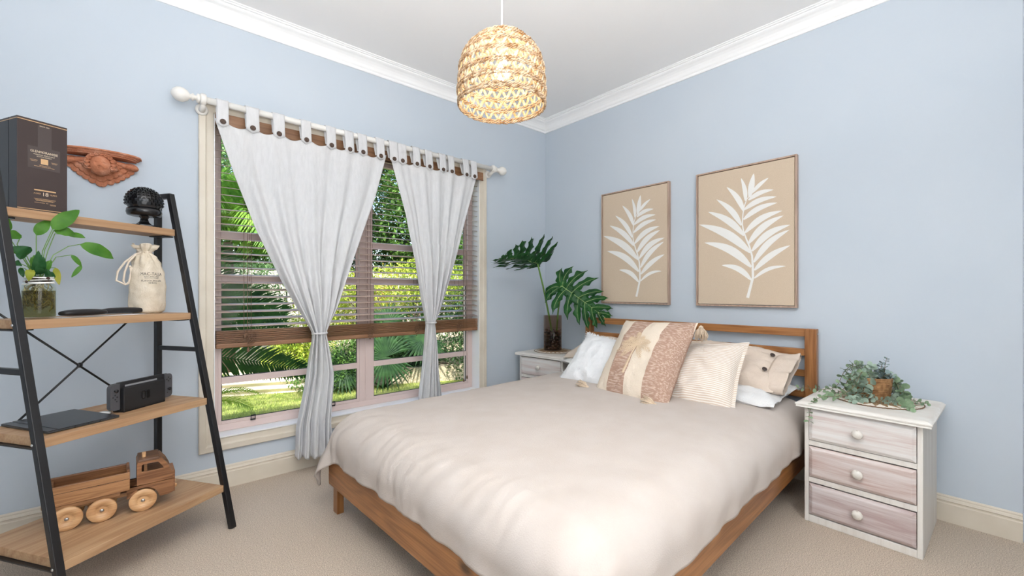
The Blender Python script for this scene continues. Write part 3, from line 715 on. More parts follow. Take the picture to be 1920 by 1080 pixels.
tassel((-w / 2 - .014, -h / 2 + .032, .055), (-1, -.02, .12), .068)

# ================================================================ bedside chests
LIME = None
def limewash(name, c1, c2, blot, axis='x'):
    m = mat(name, c1, .55, spec=.3); nt = m.node_tree; N = nt.nodes; L = nt.links
    tc = N.new('ShaderNodeTexCoord')
    st = {'x': (.5, 1, 9), 'y': (1, .5, 9), 'z': (9, 9, .5)}[axis]
    mp = N.new('ShaderNodeMapping'); mp.inputs['Scale'].default_value = st; L.new(tc.outputs['Object'], mp.inputs['Vector'])
    n1 = N.new('ShaderNodeTexNoise'); n1.inputs['Scale'].default_value = 3.5; n1.inputs['Detail'].default_value = 8; L.new(mp.outputs['Vector'], n1.inputs['Vector'])
    n2 = N.new('ShaderNodeTexNoise'); n2.inputs['Scale'].default_value = 22; n2.inputs['Detail'].default_value = 5; L.new(mp.outputs['Vector'], n2.inputs['Vector'])
    ad = N.new('ShaderNodeMath'); ad.operation = 'MULTIPLY_ADD'; ad.inputs[1].default_value = .35; L.new(n2.outputs['Fac'], ad.inputs[0]); L.new(n1.outputs['Fac'], ad.inputs[2])
    cr = N.new('ShaderNodeValToRGB'); cr.color_ramp.elements[0].position = .52; cr.color_ramp.elements[1].position = .82
    cr.color_ramp.elements[0].color = (*c1, 1); cr.color_ramp.elements[1].color = (*c2, 1); q = cr.color_ramp.elements.new(.68); q.color = (*blot, 1)
    L.new(ad.outputs[0], cr.inputs['Fac']); L.new(cr.outputs['Color'], N['Principled BSDF'].inputs['Base Color'])
    bp = N.new('ShaderNodeBump'); bp.inputs['Strength'].default_value = .25; bp.inputs['Distance'].default_value = .003; L.new(n2.outputs['Fac'], bp.inputs['Height']); L.new(bp.outputs['Normal'], N['Principled BSDF'].inputs['Normal'])
    return m
LW1 = limewash('limewash_pale', srgb(226, 224, 222), srgb(206, 190, 186), srgb(219, 213, 209), 'y')
LW2 = limewash('limewash_rose', srgb(217, 209, 206), srgb(186, 158, 150), srgb(203, 188, 183), 'y')
LW3 = limewash('limewash_mauve', srgb(211, 204, 203), srgb(178, 158, 155), srgb(196, 183, 181), 'y')
LWB = limewash('limewash_body', srgb(228, 225, 219), srgb(217, 212, 205), srgb(224, 220, 214), 'z')
LWT = limewash('limewash_top', srgb(236, 234, 229), srgb(220, 214, 206), srgb(230, 227, 221), 'y')
KNOB = mat('worn_white_knob', srgb(222, 218, 210), .5, noise_col=srgb(176, 166, 154), nscale=90, nstretch=(1, 1, .3), ramp=(.55, .72))
def chest(label, loc, rz, W_, D_, drawers, H_=.575):
    """front faces local -x, width along y"""
    c = thing('bedside_chest', label, 'bedside table', loc, rz)
    hw = W_ / 2 - .028; T = .020
    b = MB(); b.bx(-D_, 0, -hw, -hw + .018, 0, H_ - T); b.bx(-D_, 0, hw - .018, hw, 0, H_ - T); b.bx(-.012, 0, -hw + .018, hw - .018, 0, H_ - T)
    b.bx(-D_, -D_ + .018, -hw + .018, hw - .018, 0, .034)
    for z0, z1 in ((.190, .215), (.366, .390), (.545, .555)): b.bx(-D_ + .001, -D_ + .02, -hw + .018, hw - .018, z0, z1)
    b.build('carcass', LWB, c, bevel=.002)
    def tp(u, v): return None
    t = MB(); o0 = .030
    prof = [(-.012, -.006), (0, -.006), (.0, .002), (.003, .006), (.003, .010), (-.004, .014), (-.012, .018), (-.024, .0195)]
    hx0, hx1, hy = -D_ - o0, .002, W_ / 2
    rings = [(-.03, H_ - T - .002)] + [(p, H_ - T + .0 + q) for p, q in prof] + [(-.2, H_ - .0005)]
    vs = []; 
    for off, zz in rings:
        off = max(off, -.09)
        vs += [(hx0 - off, -hy - off, zz), (hx0 - off, hy + off, zz), (hx1, hy + off, zz), (hx1, -hy - off, zz)]
    k = len(rings); fs = [(i * 4 + j, i * 4 + (j + 1) % 4, (i + 1) * 4 + (j + 1) % 4, (i + 1) * 4 + j) for i in range(k - 1) for j in range(4)] + [(3, 2, 1, 0), tuple((k - 1) * 4 + j for j in range(4))]
    t.add(vs, fs); t.build('chest_top', LWT, c)
    for (z0, z1), m_ in zip(((.040, .186), (.219, .362), (.393, .542)), drawers):
        d = MB(); f = -D_ - .010
        w2 = hw - .020; e = .010
        vs = [(-D_ + .004, -w2, z0), (-D_ + .004, w2, z0), (-D_ + .004, w2, z1), (-D_ + .004, -w2, z1)]
        for off, xx in ((0, -D_ - .003), (.004, -D_ - .005), (.012, -D_ - .0105), (.016, -D_ - .0115)):
            vs += [(xx, -w2 + off, z0 + off), (xx, w2 - off, z0 + off), (xx, w2 - off, z1 - off), (xx, -w2 + off, z1 - off)]
        k = 5; fs = [(i * 4 + j, i * 4 + (j + 1) % 4, (i + 1) * 4 + (j + 1) % 4, (i + 1) * 4 + j) for i in range(k - 1) for j in range(4)] + [(3, 2, 1, 0), (16, 17, 18, 19)]
        d.add(vs, fs); dr = d.build('drawer', m_, c)
        kn = MB().lathe([(.0001, 0), (.009, 0), (.0085, .004), (.0065, .009), (.010, .013), (.0185, .018), (.021, .025), (.0185, .032), (.011, .037), (.0001, .038)], 20, Matrix.Rotation(R(-90), 4, 'Y'), caps=False)
        k_ = kn.build('knob', KNOB, dr); k_.location = (-D_ - .011, 0, (z0 + z1) / 2 + .002)
    return c
chest('three-drawer limewashed bedside chest with a eucalyptus basket on it', (-.040, -2.462, 0), R(-.6), .472, .468, (LW3, LW2, LW1))
chest('limewashed bedside chest in the room corner behind the bed', (-.035, -.305, 0), R(5.5), .520, .370, (LW3, LW2, LW1), .580)

# ================================================================ pendant lamp
RAT = mat('natural_raffia', srgb(228, 208, 180), .7, spec=.2, noise_col=srgb(190, 156, 112), nscale=70, bump=.3, bscale=200, transl=.10)
RATD = mat('dark_raffia_twist', srgb(212, 190, 162), .7, spec=.2, noise_col=srgb(150, 112, 74), nscale=46, bump=.3, bscale=200, transl=.03)
LZ = 1.789
lp = thing('pendant_lamp', 'lit dome pendant lamp of woven natural raffia', 'lamp', (-1.911, -1.655, LZ))
def lr(z):   # profile of the shade: bottom rim at 0, dome closing at .268
    if z < .10: return .160 + .004 * math.sin(z / .10 * PI)
    q = (z - .10) / .168
    return .160 * max(0.0, 1 - q ** 2.3) ** .5 if q < 1 else 0
def ring(z, strands=3, r=.0022, wob=.002):
    m = MB(); rr = lr(z); K = 210
    for s in range(strands):
        pts = []
        for k in range(K):
            a = 2 * PI * k / K; ph = a * 34 * max(.35, rr / .16) + s * 2 * PI / strands
            pts.append(((rr + .0028 * math.cos(ph)) * math.cos(a), (rr + .0028 * math.cos(ph)) * math.sin(a), z + .0036 * math.sin(ph) + wob * math.sin(3 * a + s)))
        m.tube(pts, r, 5, closed=True)
    return m
levels = [.002, .050, .094, .138, .178, .212, .240]
m = ring(.003); 
for zz in (.003, .013): ring(zz).build('woven_ring', RATD, lp)
for zz in levels[1:]:
    ring(zz - .003, 3).build('woven_ring', RATD, lp)
    if zz < .2: ring(zz + .007, 2).build('woven_ring', RATD, lp)
def zig(z0, z1, n, w):
    m = MB()
    for k in range(n):
        a0 = 2 * PI * k / n
        for sgn in (1, -1):
            a1 = a0 + sgn * PI / n
            rows = []
            for i in range(4):
                q = i / 3; a = a0 + (a1 - a0) * q; z = z0 + (z1 - z0) * q; rr = lr(z) + (.0015 if sgn > 0 else -.0015); wa = w / max(rr, .02) / 2
                rows += [((rr) * math.cos(a - wa), rr * math.sin(a - wa), z), (rr * math.cos(a + wa), rr * math.sin(a + wa), z)]
            m.add(rows, [(2 * i, 2 * i + 1, 2 * i + 3, 2 * i + 2) for i in range(3)], True)
    return m
pairs = [(.018, .048, 26, .0105), (.060, .090, 26, .0125), (.103, .134, 25, .0125), (.146, .175, 22, .0125), (.182, .209, 18, .012), (.215, .238, 14, .012)]
for z0, z1, n, w in pairs: zig(z0 - .004, z1 + .003, n, w).build('zigzag_band', RAT, lp, solid=.0012)
m = MB(); m.grid(lambda u, v: ((lr(.243 + .0245 * v) + .0) * math.cos(2 * PI * u), (lr(.243 + .0245 * v)) * math.sin(2 * PI * u), .243 + .0245 * v), 40, 6, closeu=True); m.build('crown', RAT, lp, solid=.002)
MB().tube([(0, 0, .262), (0, 0, CH - LZ)], .0035, 8).build('cord', mat('white_flex', srgb(232, 232, 232), .5), lp)
MB().lathe([(.022, .19), (.024, .20), (.024, .235), (.016, .25), (.008, .268)], 16).build('lamp_holder', mat('white_plastic', srgb(235, 235, 232), .4), lp)
MB().lathe([(.040, CH - LZ - .022), (.048, CH - LZ - .012), (.050, CH - LZ)], 24).build('ceiling_rose', mat('white_plastic'), lp)
MB().lathe([(.0001, .098), (.014, .102), (.026, .115), (.030, .132), (.026, .150), (.016, .172), (.013, .192)], 20, caps=False).build('bulb', mat('bulb_glow', (1, .9, .75), .3, emit=(1.0, .80, .52), estr=28), lp)
bp = lamp('POINT', 'bulb_light', (-1.911, -1.655, LZ + .128), (0, 0, 0), 12, (1.0, .88, .70), shadow_soft_size=.034)

# ================================================================ ladder shelf
OAK = wood('shelf_oak', srgb(188, 154, 118), srgb(164, 126, 92), 'x', .5, 4)
SO = (-3.118, -.826); SA = R(34)
def SW(s, t, z=0.0): return (SO[0] + math.cos(SA) * s - math.sin(SA) * t, SO[1] + math.sin(SA) * s + math.cos(SA) * t, z)
def TF(z): return (z - .2) * .2475
shf = thing('ladder_shelf', 'leaning four-tier ladder shelf with oak boards and black metal legs', 'shelf', (SO[0], SO[1], 0), SA)
for z in (.2, .6, 1.0, 1.4):
    MB().bx(0, .586, TF(z), .438, z - .031, z).build('shelf_board', OAK, shf, bevel=.0015)
ZT = 1.578
for s in (-.0125, .5985):
    MB().bar((s, TF(0) + .012, .0), (s, TF(ZT) + .002, ZT - .004), .024, .024, (0, 1, 0)).build('front_leg', BLACKM, shf, bevel=.002)
    MB().bx(s - .012, s + .012, .411, .435, 0, ZT - .0).build('rear_leg', BLACKM, shf, bevel=.002)
    MB().bx(s - .012, s + .012, TF(ZT) - .010, .435, ZT - .024, ZT).build('top_bar', BLACKM, shf, bevel=.002)
    MB().bx(s - .008, s + .008, TF(.825) + .02, .415, .815, .835).build('rung', BLACKM, shf)
    for z in (.185, .585, .985, 1.385):
        MB().ball((s + (.012 if s > 0 else -.012), TF(z) + .016, z), (.003, .005, .005), 8, 6).build('screw', mat('zinc'), shf)
        MB().bx(min(s, s + (-.05 if s > 0 else .05)), max(s, s + (-.05 if s > 0 else .05)), TF(z) + .03, .41, z - .022, z - .017).build('bracket', BLACKM, shf)
for a, b in (((0, .435, .51), (.588, .435, 1.07)), ((0, .4355, 1.065), (.588, .4355, .50))):
    MB().tube([a, b], .0042, 8).build('brace', BLACKM, shf)
MB().ball((.292, .435, .788), (.011, .006, .011), 10, 8).build('brace_hub', BLACKM, shf)

# whisky carton
CART = mat('carton_brown', srgb(66, 55, 53), .55, spec=.3); CARD = mat('carton_side', srgb(30, 28, 30), .35); GOLD = mat('gold_foil', srgb(214, 176, 132), .35, metal=.35)
CREAM = mat('cream_print', srgb(226, 208, 182), .5)
wb_ = thing('presentation_carton', 'tall dark brown whisky carton with gold lettering on the top shelf', 'box', (-3.265, -.528, 1.401), R(28.4))
WW, WH, WD = .139, .342, .155
MB().bx(0, WW, 0, WD, 0, WH).build('carton', CARD, wb_, bevel=.001)
MB().bx(.0008, WW - .0008, -.0012, .001, .001, WH - .001).build('front_panel', CART, wb_)
MB().bx(-.0006, .0004, .055, .0565, 0, WH).build('side_seam', mat('seam_dark', srgb(14, 14, 15), .5), wb_)
PAN = mat('carton_panel', srgb(73, 63, 61), .4)
MB().bx(.055, .093, -.0015, -.001, .235, WH - .018).build('panel', PAN, wb_)
MB().bx(.028, .117, -.0016, -.001, .160, .242).build('panel', PAN, wb_)
for a_ in ((.001, WW - .001, -.0020, -.001, WH - .010, WH - .0075), (.001, WW - .001, -.0020, -.001, .006, .0085), (.045, .105, -.0022, -.001, .0785, .083), (-.0008, .001, 0, WD, WH - .010, WH - .0075)): MB().bx(*a_).build('gold_line', GOLD, wb_)
MB().bx(.063, .083, -.0024, -.001, .180, .200).build('gold_seal', GOLD, wb_)
MF = lambda x, z: frame((x, -.0022, z), (1, 0, 0), (0, 0, 1), (0, -1, 0))
text_mesh('GLENMORANGIE', .0125, MF(.0725, .224), CREAM, wb_, sx=.80)
text_mesh('HIGHLAND SINGLE MALT', .0052, MF(.0725, .2135), CREAM, wb_)
text_mesh('SCOTCH WHISKY', .0052, MF(.0725, .2065), CREAM, wb_)
text_mesh('18', .019, MF(.075, .0665), CREAM, wb_)
text_mesh('AGED', .0075, MF(.053, .0675), GOLD, wb_); text_mesh('YEARS', .0075, MF(.0975, .0675), GOLD, wb_)
text_mesh('SINCE 1843', .0055, MF(.073, .322), CREAM, wb_)
d = MB()
for x0, x1, zz in ((.034, .054, .192), (.036, .052, .188), (.092, .110, .192), (.094, .108, .188), (.058, .090, .1745), (.045, .101, .170), (.045, .105, .0485), (.048, .102, .0445), (.050, .098, .0415), (.046, .074, .034), (.078, .084, .034), (.088, .105, .031), (.090, .105, .028)):
    x = x0
    while x < x1:
        w_ = rnd.uniform(.0012, .0035); d.bx(x, min(x + w_, x1), -.0018, -.001, zz - .0007, zz + .0007); x += w_ + .0008
d.build('small_print', GOLD, wb_)

# cherub corbel on the wall
TERRA = mat('terracotta', srgb(196, 128, 96), .85, spec=.15, noise_col=srgb(214, 160, 134), nscale=26, ramp=(.5, .78), bump=.4, bscale=120)
cb = thing('wall_bracket', 'terracotta wall bracket with a winged cherub face', 'wall bracket', (-3.066, -.001, 1.60))
def half(rx, ry, n=22): return [(rx * math.cos(PI + PI * i / n) if True else 0, -ry * math.sin(PI * i / n) ** .7) for i in range(n + 1)]
m = MB()
for z0, z1, rx, ry in ((.146, .152, .128, .088), (.152, .157, .136, .095), (.157, .161, .141, .100), (.161, .168, .148, .108)): m.prism(half(rx, ry), z0, z1)
m.build('ledge', TERRA, cb)
for s in (-1, 1):
    m = MB()
    for row, (n, rad, y0, w) in enumerate(((7, .125, -.010, .020), (6, .098, -.022, .019), (5, .070, -.034, .017))):
        for i in range(n):
            an = R(-88 + (76 - row * 6) * i / (n - 1)); pw = (abs(math.cos(an)) ** 1.25 + abs(math.sin(an)) ** 1.25) ** (-1 / 1.25) * 1.06; cx = s * rad * pw * math.cos(an) * 1.12; cz = .140 + rad * pw * math.sin(an) * .98
            ax = Vector((s * math.cos(an) * 1.08, 0, math.sin(an))).normalized(); sd = Vector((0, -1, 0)); tt = ax.cross(sd)
            m.ball((0, 0, 0), (.030, .008, w), 12, 8, frame((cx * .80, y0, .140 + (cz - .140) * .80), ax, sd, tt))
    for i in range(5):
        m.ball((s * (.045 + .018 * i), -.030, .128 - .004 * i), (.020, .020, .012), 10, 7)
    m.build('wing', TERRA, cb)
m = MB(); FC = Vector((0.0, -.072, .098))
def face(u, v):
    th = PI * (v); ph = 2 * PI * u
    d = Vector((math.sin(th) * math.sin(ph), -math.sin(th) * math.cos(ph), -math.cos(th)))
    r = Vector((.041, .036, .047)); p = Vector((d.x * r.x, d.y * r.y, d.z * r.z))
    if d.y < 0:
        X, Z = p.x, p.z
        G = lambda cx, cz, sx, sz, a: a * math.exp(-((X - cx) / sx) ** 2 - ((Z - cz) / sz) ** 2)
        f = G(0, -.004, .0055, .010, .009) + G(0, -.009, .008, .004, .004)
        for s in (-1, 1): f += G(s * .0135, .004, .007, .005, -.006) + G(s * .0135, .003, .0045, .003, .0035) + G(s * .014, .012, .009, .003, .002) + G(s * .018, -.014, .010, .010, .005)
        f += G(0, -.0205, .008, .0016, -.0035) + G(0, -.018, .007, .0018, .003) + G(0, -.0235, .006, .002, .003) + G(0, -.034, .009, .007, .004)
        p.y -= f
    return p + FC
m.grid(face, 64, 60, closeu=True); m.build('cherub_face', TERRA, cb)
m = MB()
for i in range(34):
    an = R(-28 + 236 * i / 33) ; rr = .042 + (i % 3) * .004
    c = (rr * math.cos(an), -.070 - .010 * math.sin(i * 2.1), .102 + rr * math.sin(an) * 1.0)
    m.ball(c, (.0115, .012, .0105), 9, 7)
    m.tube([(c[0] + .007 * math.cos(a), c[1] - .010 - .001 * a, c[2] + .007 * math.sin(a)) for a in [k * .7 for k in range(10)]], .0028, 5)
m.ball((0, -.060, .120), (.036, .024, .026), 14, 9)
m.build('hair', TERRA, cb)

# plain studded dome that stands in the black bust's place
BRK = mat('black_plastic_brick', srgb(20, 20, 22), .22, spec=.6)
bs = thing('sculpture', 'glossy black studded brick-built dome on a small pedestal', 'sculpture', SW(.500, .370, 1.4), R(10))
m = MB(); m.prism([(.062 * math.cos(a + R(22.5)), .038 * math.sin(a + R(22.5))) for a in [k * PI / 4 for k in range(8)]], 0, .008); m.prism([(.050 * math.cos(a + R(22.5)), .030 * math.sin(a + R(22.5))) for a in [k * PI / 4 for k in range(8)]], .008, .012)
m.lathe([(.032, .012), (.018, .026), (.014, .040), (.020, .052)], 8, smooth=False); m.build('pedestal', BRK, bs)
m = MB(); m.ball((0, 0, .118), (.066, .060, .064), 28, 18); m.lathe([(.050, .052), (.062, .056), (.066, .070), (.064, .085)], 28)
m.build('core', BRK, bs)
m = MB()
for i in range(9):
    th = R(8 + 11.5 * i); n = max(4, int(26 * math.sin(th)))
    for k in range(n):
        ph = 2 * PI * (k + .5 * (i % 2)) / n; d = Vector((math.sin(th) * math.cos(ph), math.sin(th) * math.sin(ph), math.cos(th)))
        p = Vector((d.x * .066, d.y * .060, d.z * .064)) + Vector((0, 0, .118)); s_ = d.orthogonal().normalized()
        up = Vector((0, 0, 1)); e = up.cross(d); e = e.normalized() if e.length > .1 else Vector((1, 0, 0)); f = d.cross(e)
        M = frame(p, e, f, d); m.box((0, 0, .001), (.0125, .0115, .007), M); m.box((0, 0, .0055), (.006, .006, .004), M)
tag(m.build('stud', BRK, bs), kind='stuff')

# drawstring bag
BAGM = mat('calico', srgb(226, 215, 197), .92, spec=.08, noise_col=srgb(212, 199, 178), nscale=24, bump=.3, bscale=200)
bg = thing('drawstring_bag', 'cream calico drawstring bottle bag with black printed lettering', 'bag', SW(.502, .352, 1.0), R(12))
def bagp(a, z, lift=0.0):
    prof = [(0.0, .046), (.012, .060), (.05, .063), (.12, .062), (.18, .058), (.23, .050), (.262, .038), (.278, .024), (.284, .020), (.292, .026), (.305, .038), (.318, .044)]
    for (z0, r0), (z1, r1) in zip(prof, prof[1:]):
        if z <= z1: q = (z - z0) / (z1 - z0); r = r0 + (r1 - r0) * (q * q * (3 - 2 * q)); break
    else: r = prof[-1][1]
    k = smoothstep(.20, .285, z); r *= 1 + k * .17 * math.sin(9 * a + 1) + .02 * math.sin(5 * a + z * 20)
    if z > .285: r *= 1 + .15 * math.sin(6 * a)
    sq = 1 + .06 * math.cos(4 * a + .6) * (1 - k)
    r = r * sq + .003 * fbm((math.cos(a) * 2, math.sin(a) * 2, z * 22)) + lift
    return Vector((r * math.cos(a) - .010 * k, r * .86 * math.sin(a), z + (.006 * math.sin(3 * a) if z > .30 else 0)))
m = MB(); m.grid(lambda u, v: bagp(2 * PI * u, .318 * v), 84, 70, closeu=True); b0 = len(m.v)
m.add([bagp(2 * PI * k / 40, 0.0) for k in range(40)], [tuple(range(39, -1, -1))])
m.build('bag_body', BAGM, bg, solid=.0012)
m = MB()
m.tube([bagp(2 * PI * k / 30, .284, .003) for k in range(30)], .003, 6, closed=True)
for o_ in (0, .012):
    m.tube([(-.018, -.012 + o_, .284), (-.045, -.018 + o_, .272), (-.070 - o_, -.012, .235), (-.082 - o_ * 2, -.004, .19), (-.086 - o_ * 2, 0, .15), (-.078, .002, .132), (-.066 + o_, .0, .146), (-.060 + o_, -.004, .19), (-.064, -.008, .215)], .0042, 7)
m.ball((-.064, -.008, .214), .006, 8, 6); m.build('drawstring', mat('cotton_cord', srgb(232, 218, 200), .9), bg)
def bagtext(txt, size, z, **k):
    def fn(p): q = bagp(-PI / 2 + (p.x + .006) / .056, z + p.y, .0014 + p.z); return q
    text_mesh(txt, size, None, mat('black_print', srgb(30, 28, 30), .7), bg, fn=fn, **k)
bagtext('MAC-TALLA', .0185, .181, sx=.86); bagtext('ISLAY SINGLE MALT', .0066, .1695); bagtext('SCOTCH WHISKY', .0066, .1625, sx=1.0)
bagtext('FLAVOURSCAPE', .0105, .1495, sx=1.02); bagtext('SERIES', .0100, .1395, sx=1.05)

# black cases and sheet on the second shelf
BLKP = mat('black_matt_plastic', srgb(26, 26, 29), .45)
sh = MB().bx(-.155, .155, -.030, .030, 0, .0012).build('paper_sheet', mat('white_card', srgb(238, 238, 240), .8)); sh.location = SW(.285, .295, 1.0); sh.rotation_euler = (0, 0, SA + R(4)); tag(sh, 'white paper sheet under the black cases', 'paper')
def case(L, wd, h, loc, rz, label, taper):
    m = MB()
    def fn(u, v):
        th = PI * u; ph = 2 * PI * v; cx = -math.cos(th); s = math.sin(th) ** .45
        w = wd / 2 * (1 - taper * (cx + 1) / 2)
        c, sn = math.cos(ph), math.sin(ph); c = math.copysign(abs(c) ** .75, c); sn = math.copysign(abs(sn) ** .75, sn)
        return (cx * L / 2, w * s * c, h / 2 * s * sn + h / 2 + .012 * math.sin(PI * u) * (h / .03) * .3)
    m.grid(fn, 36, 25); o = m.build('case', BLKP); o.location = loc; o.rotation_euler = (0, 0, rz); return tag(o, label, 'case')
case(.155, .062, .026, SW(.212, .272, 1.0025), SA + R(6), 'black padded case nearer the plant jar, on the second shelf', .1)
case(.175, .050, .026, SW(.375, .318, 1.0025), SA + R(4), 'black tapering case nearer the calico bag, on the second shelf', .55)

# handheld console in its dock
GREY = mat('grey_controller', srgb(78, 78, 82), .5); DOCK = mat('dock_black', srgb(30, 30, 32), .5)
gm = thing('game_console', 'handheld games console with grey controllers in a black dock', 'games console', SW(.303, .196, .6), SA + R(8))
m = MB(); m.bx(0, .186, 0, .016, 0, .102); m.bx(0, .186, .034, .054, 0, .102); m.bx(0, .186, .0, .054, 0, .010); m.build('dock', DOCK, gm, bevel=.003)
MB().bx(-.006, .196, .017, .032, .014, .124).build('tablet_unit', DOCK, gm, bevel=.002)
MB().bx(.018, .160, .0155, .0168, .1035, .1105).build('reflection_strip', mat('reflection_grey', srgb(150, 150, 152), .4), gm)  # light-grey bar that colours in the reflection on the console face
LOGO = mat('tone_on_tone_print', srgb(19, 19, 21), .25)
lg = MB()
def rrect(cx, cz, w_, h_, r_): 
    pts = []
    for (sx, sz, a0) in ((1, 1, 0), (-1, 1, 90), (-1, -1, 180), (1, -1, 270)):
        for k in range(5): a = R(a0 + 22.5 * k); pts.append((cx + sx * (w_ / 2 - r_) + r_ * math.cos(a), cz + sz * (h_ / 2 - r_) + r_ * math.sin(a)))
    return pts
def plate(m, pts, y0, y1):
    n = len(pts); m.add([(x, y0, z) for x, z in pts] + [(x, y1, z) for x, z in pts], [tuple(range(n)), tuple(range(2 * n - 1, n - 1, -1))] + [(i, (i + 1) % n, n + (i + 1) % n, n + i) for i in range(n)])
plate(lg, rrect(.104, .055, .015, .036, .007), -.0006, .001)
M_ = MB(); o_, i_ = rrect(.083, .055, .018, .036, .008), rrect(.0838, .055, .010, .029, .004)
M_.add([(x, -.0006, z) for x, z in o_] + [(x, -.0006, z) for x, z in i_], [(k, (k + 1) % 20, 20 + (k + 1) % 20, 20 + k) for k in range(20)])
lg.add([(x, -.0006, z) for x, z in o_] + [(x, -.0006, z) for x, z in i_], [(k, (k + 1) % 20, 20 + (k + 1) % 20, 20 + k) for k in range(20)])
lg.build('logo', LOGO, gm)
for x0, sgn in ((-.024, 1), (.214, -1)):
    m = MB(); pts = []
    w_, h_, cz = .036, .106, .068; r_ = .017
    for (sx, sz, a0, rr) in ((-1, 1, 90, r_), (-1, -1, 180, r_), (1, -1, 270, .001), (1, 1, 0, .001)):
        for k in range(6): a = R(a0 + 18 * k); pts.append((x0 + sgn * (sx * (w_ / 2 - rr) + rr * math.cos(a)), cz + sz * (h_ / 2 - rr) + rr * math.sin(a)))
    plate(m, pts, .013, .030); c = m.build('controller', GREY, gm, bevel=.0015)
    up = sgn > 0
    zs, zb = (.094, .068) if up else (.052, .096)
    s_ = MB(); s_.lathe([(.0001, .010), (.007, .010), (.0075, .008), (.005, .006), (.005, 0)], 16, frame((x0, .0135, zs), (1, 0, 0), (0, 0, 1), (0, -1, 0)), caps=False); s_.build('thumbstick', BLKP, c)
    for dx, dz in ((0, .008), (0, -.008), (.008, 0), (-.008, 0)):
        MB().lathe([(.0001, .0022), (.003, .0020), (.0033, 0)], 10, frame((x0 + dx, .0135, zb + dz), (1, 0, 0), (0, 0, 1), (0, -1, 0)), caps=False).build('button', BLKP, c)
    MB().bx(x0 + sgn * .006 - .002, x0 + sgn * .006 + .002, .0115, .0135, (.050 if up else .036) - .002, (.050 if up else .036) + .002).build('button', BLKP, c)
pk = MB().lathe([(.0001, 0), (.021, 0), (.023, .004), (.021, .010), (.0001, .012)], 24, caps=False).build('puck', mat('white_plastic')); pk.location = SW(.262, .245, .6); tag(pk, 'small white disc behind the grey controller on the third shelf', 'disc')

# closed laptop
lt = thing('laptop', 'thin black laptop lying closed on the third shelf', 'laptop', SW(.034, .146, .6), SA - R(3.2))
LAPM = mat('laptop_black', srgb(38, 38, 42), .28, noise_col=srgb(44, 44, 48), nscale=4)
MB().bx(0, .214, 0, .283, .002, .007).build('base', mat('laptop_base', srgb(60, 60, 62), .4), lt, bevel=.002)
MB().bx(.030, .214, 0, .283, .0075, .011).build('lid', LAPM, lt, bevel=.0015)
MB().bx(0, .027, .001, .282, .0068, .0108).build('hinge_cover', LAPM, lt, bevel=.0015)
for x in (.075, .115, .150): MB().bx(x, x + .0012, -.0006, .002, .002, .010).build('edge_gap', mat('seam_dark'), lt)

# wooden toy truck
W1 = wood('truck_walnut', srgb(152, 106, 70), srgb(110, 70, 42), 'x', .4, 9); W2 = wood('truck_oak', srgb(176, 130, 88), srgb(142, 98, 62), 'x', .4, 8); W3 = wood('truck_pale_wheel', srgb(214, 172, 126), srgb(184, 136, 92), 'x', .4, 9)
W4 = wood('truck_dark_roof', srgb(120, 88, 66), srgb(86, 60, 44), 'x', .5, 9)
tk = thing('toy_truck', 'wooden toy tipper truck with round pale wheels on the lowest shelf', 'toy truck', (-3.135, -.573, .2), R(1.5))
def ringplate(outer, inner, y0, y1):
    m = MB(); n = len(outer); vs = []
    for y in (y0, y1):
        vs += [(x, y, z) for x, z in outer] + [(x, y, z) for x, z in inner]
    fs = []
    for i in range(n):
        j = (i + 1) % n
        fs += [(i, j, n + j, n + i), (2 * n + i, 3 * n + i, 3 * n + j, 2 * n + j), (i, 2 * n + i, 2 * n + j, j), (n + i, n + j, 3 * n + j, 3 * n + i)]
    return m.add(vs, fs)
outer = [(.199, .108), (.199, .196), (.203, .205), (.240, .206), (.277, .205), (.296, .178), (.308, .150), (.313, .130), (.315, .107), (.250, .107)]
inner = [(.214, .160), (.214, .186), (.218, .190), (.240, .191), (.266, .190), (.276, .176), (.282, .166), (.283, .160), (.270, .158), (.240, .158)]
for y0, y1 in ((.006, .016), (.106, .116)): ringplate(outer, inner, y0, y1).build('cab_side', W4 if y0 > .05 else W1, tk, bevel=.001)
MB().bx(.203, .272, .004, .118, .200, .212).build('cab_roof', W4, tk, bevel=.003)
MB().bx(.199, .206, .016, .106, .108, .200).build('cab_back', W1, tk); MB().bx(.306, .322, .008, .114, .050, .140).build('cab_front', W1, tk, bevel=.002)
MB().bx(.222, .232, .030, .092, .100, .185).build('seat', W2, tk)
MB().bx(.199, .3, .016, .106, .100, .108).build('cab_floor', W1, tk)
fen = [(.200, .106)] + [(.200, .078)] + [(.217 + .052 * math.cos(R(160 - 8 * i)) , .044 + .052 * math.sin(R(160 - 8 * i))) for i in range(18)] + [(.272, .046), (.300, .046), (.316, .052), (.317, .106)]
for y0, y1 in ((.004, .018), (.104, .118)):
    m = MB(); n = len(fen); top = [(x, .106) for x, z in fen]
    m.add([(x, y, z) for y in (y0, y1) for x, z in fen], []); 
    m = MB(); vs = []
    for y in (y0, y1):
        for x, z in fen[1:-1]: vs += [(x, y, z), (x, y, .106)]
    k = len(fen) - 2
    fs = [(2 * i, 2 * i + 1, 2 * i + 3, 2 * i + 2) for i in range(k - 1)] + [(2 * k + 2 * i, 2 * k + 2 * i + 2, 2 * k + 2 * i + 3, 2 * k + 2 * i + 1) for i in range(k - 1)]
    fs += [(2 * i, 2 * i + 2, 2 * k + 2 * i + 2, 2 * k + 2 * i) for i in range(k - 1)] + [(2 * i + 1, 2 * k + 2 * i + 1, 2 * k + 2 * i + 3, 2 * i + 3) for i in range(k - 1)]
    m.add(vs, fs); m.build('mudguard', W1, tk)
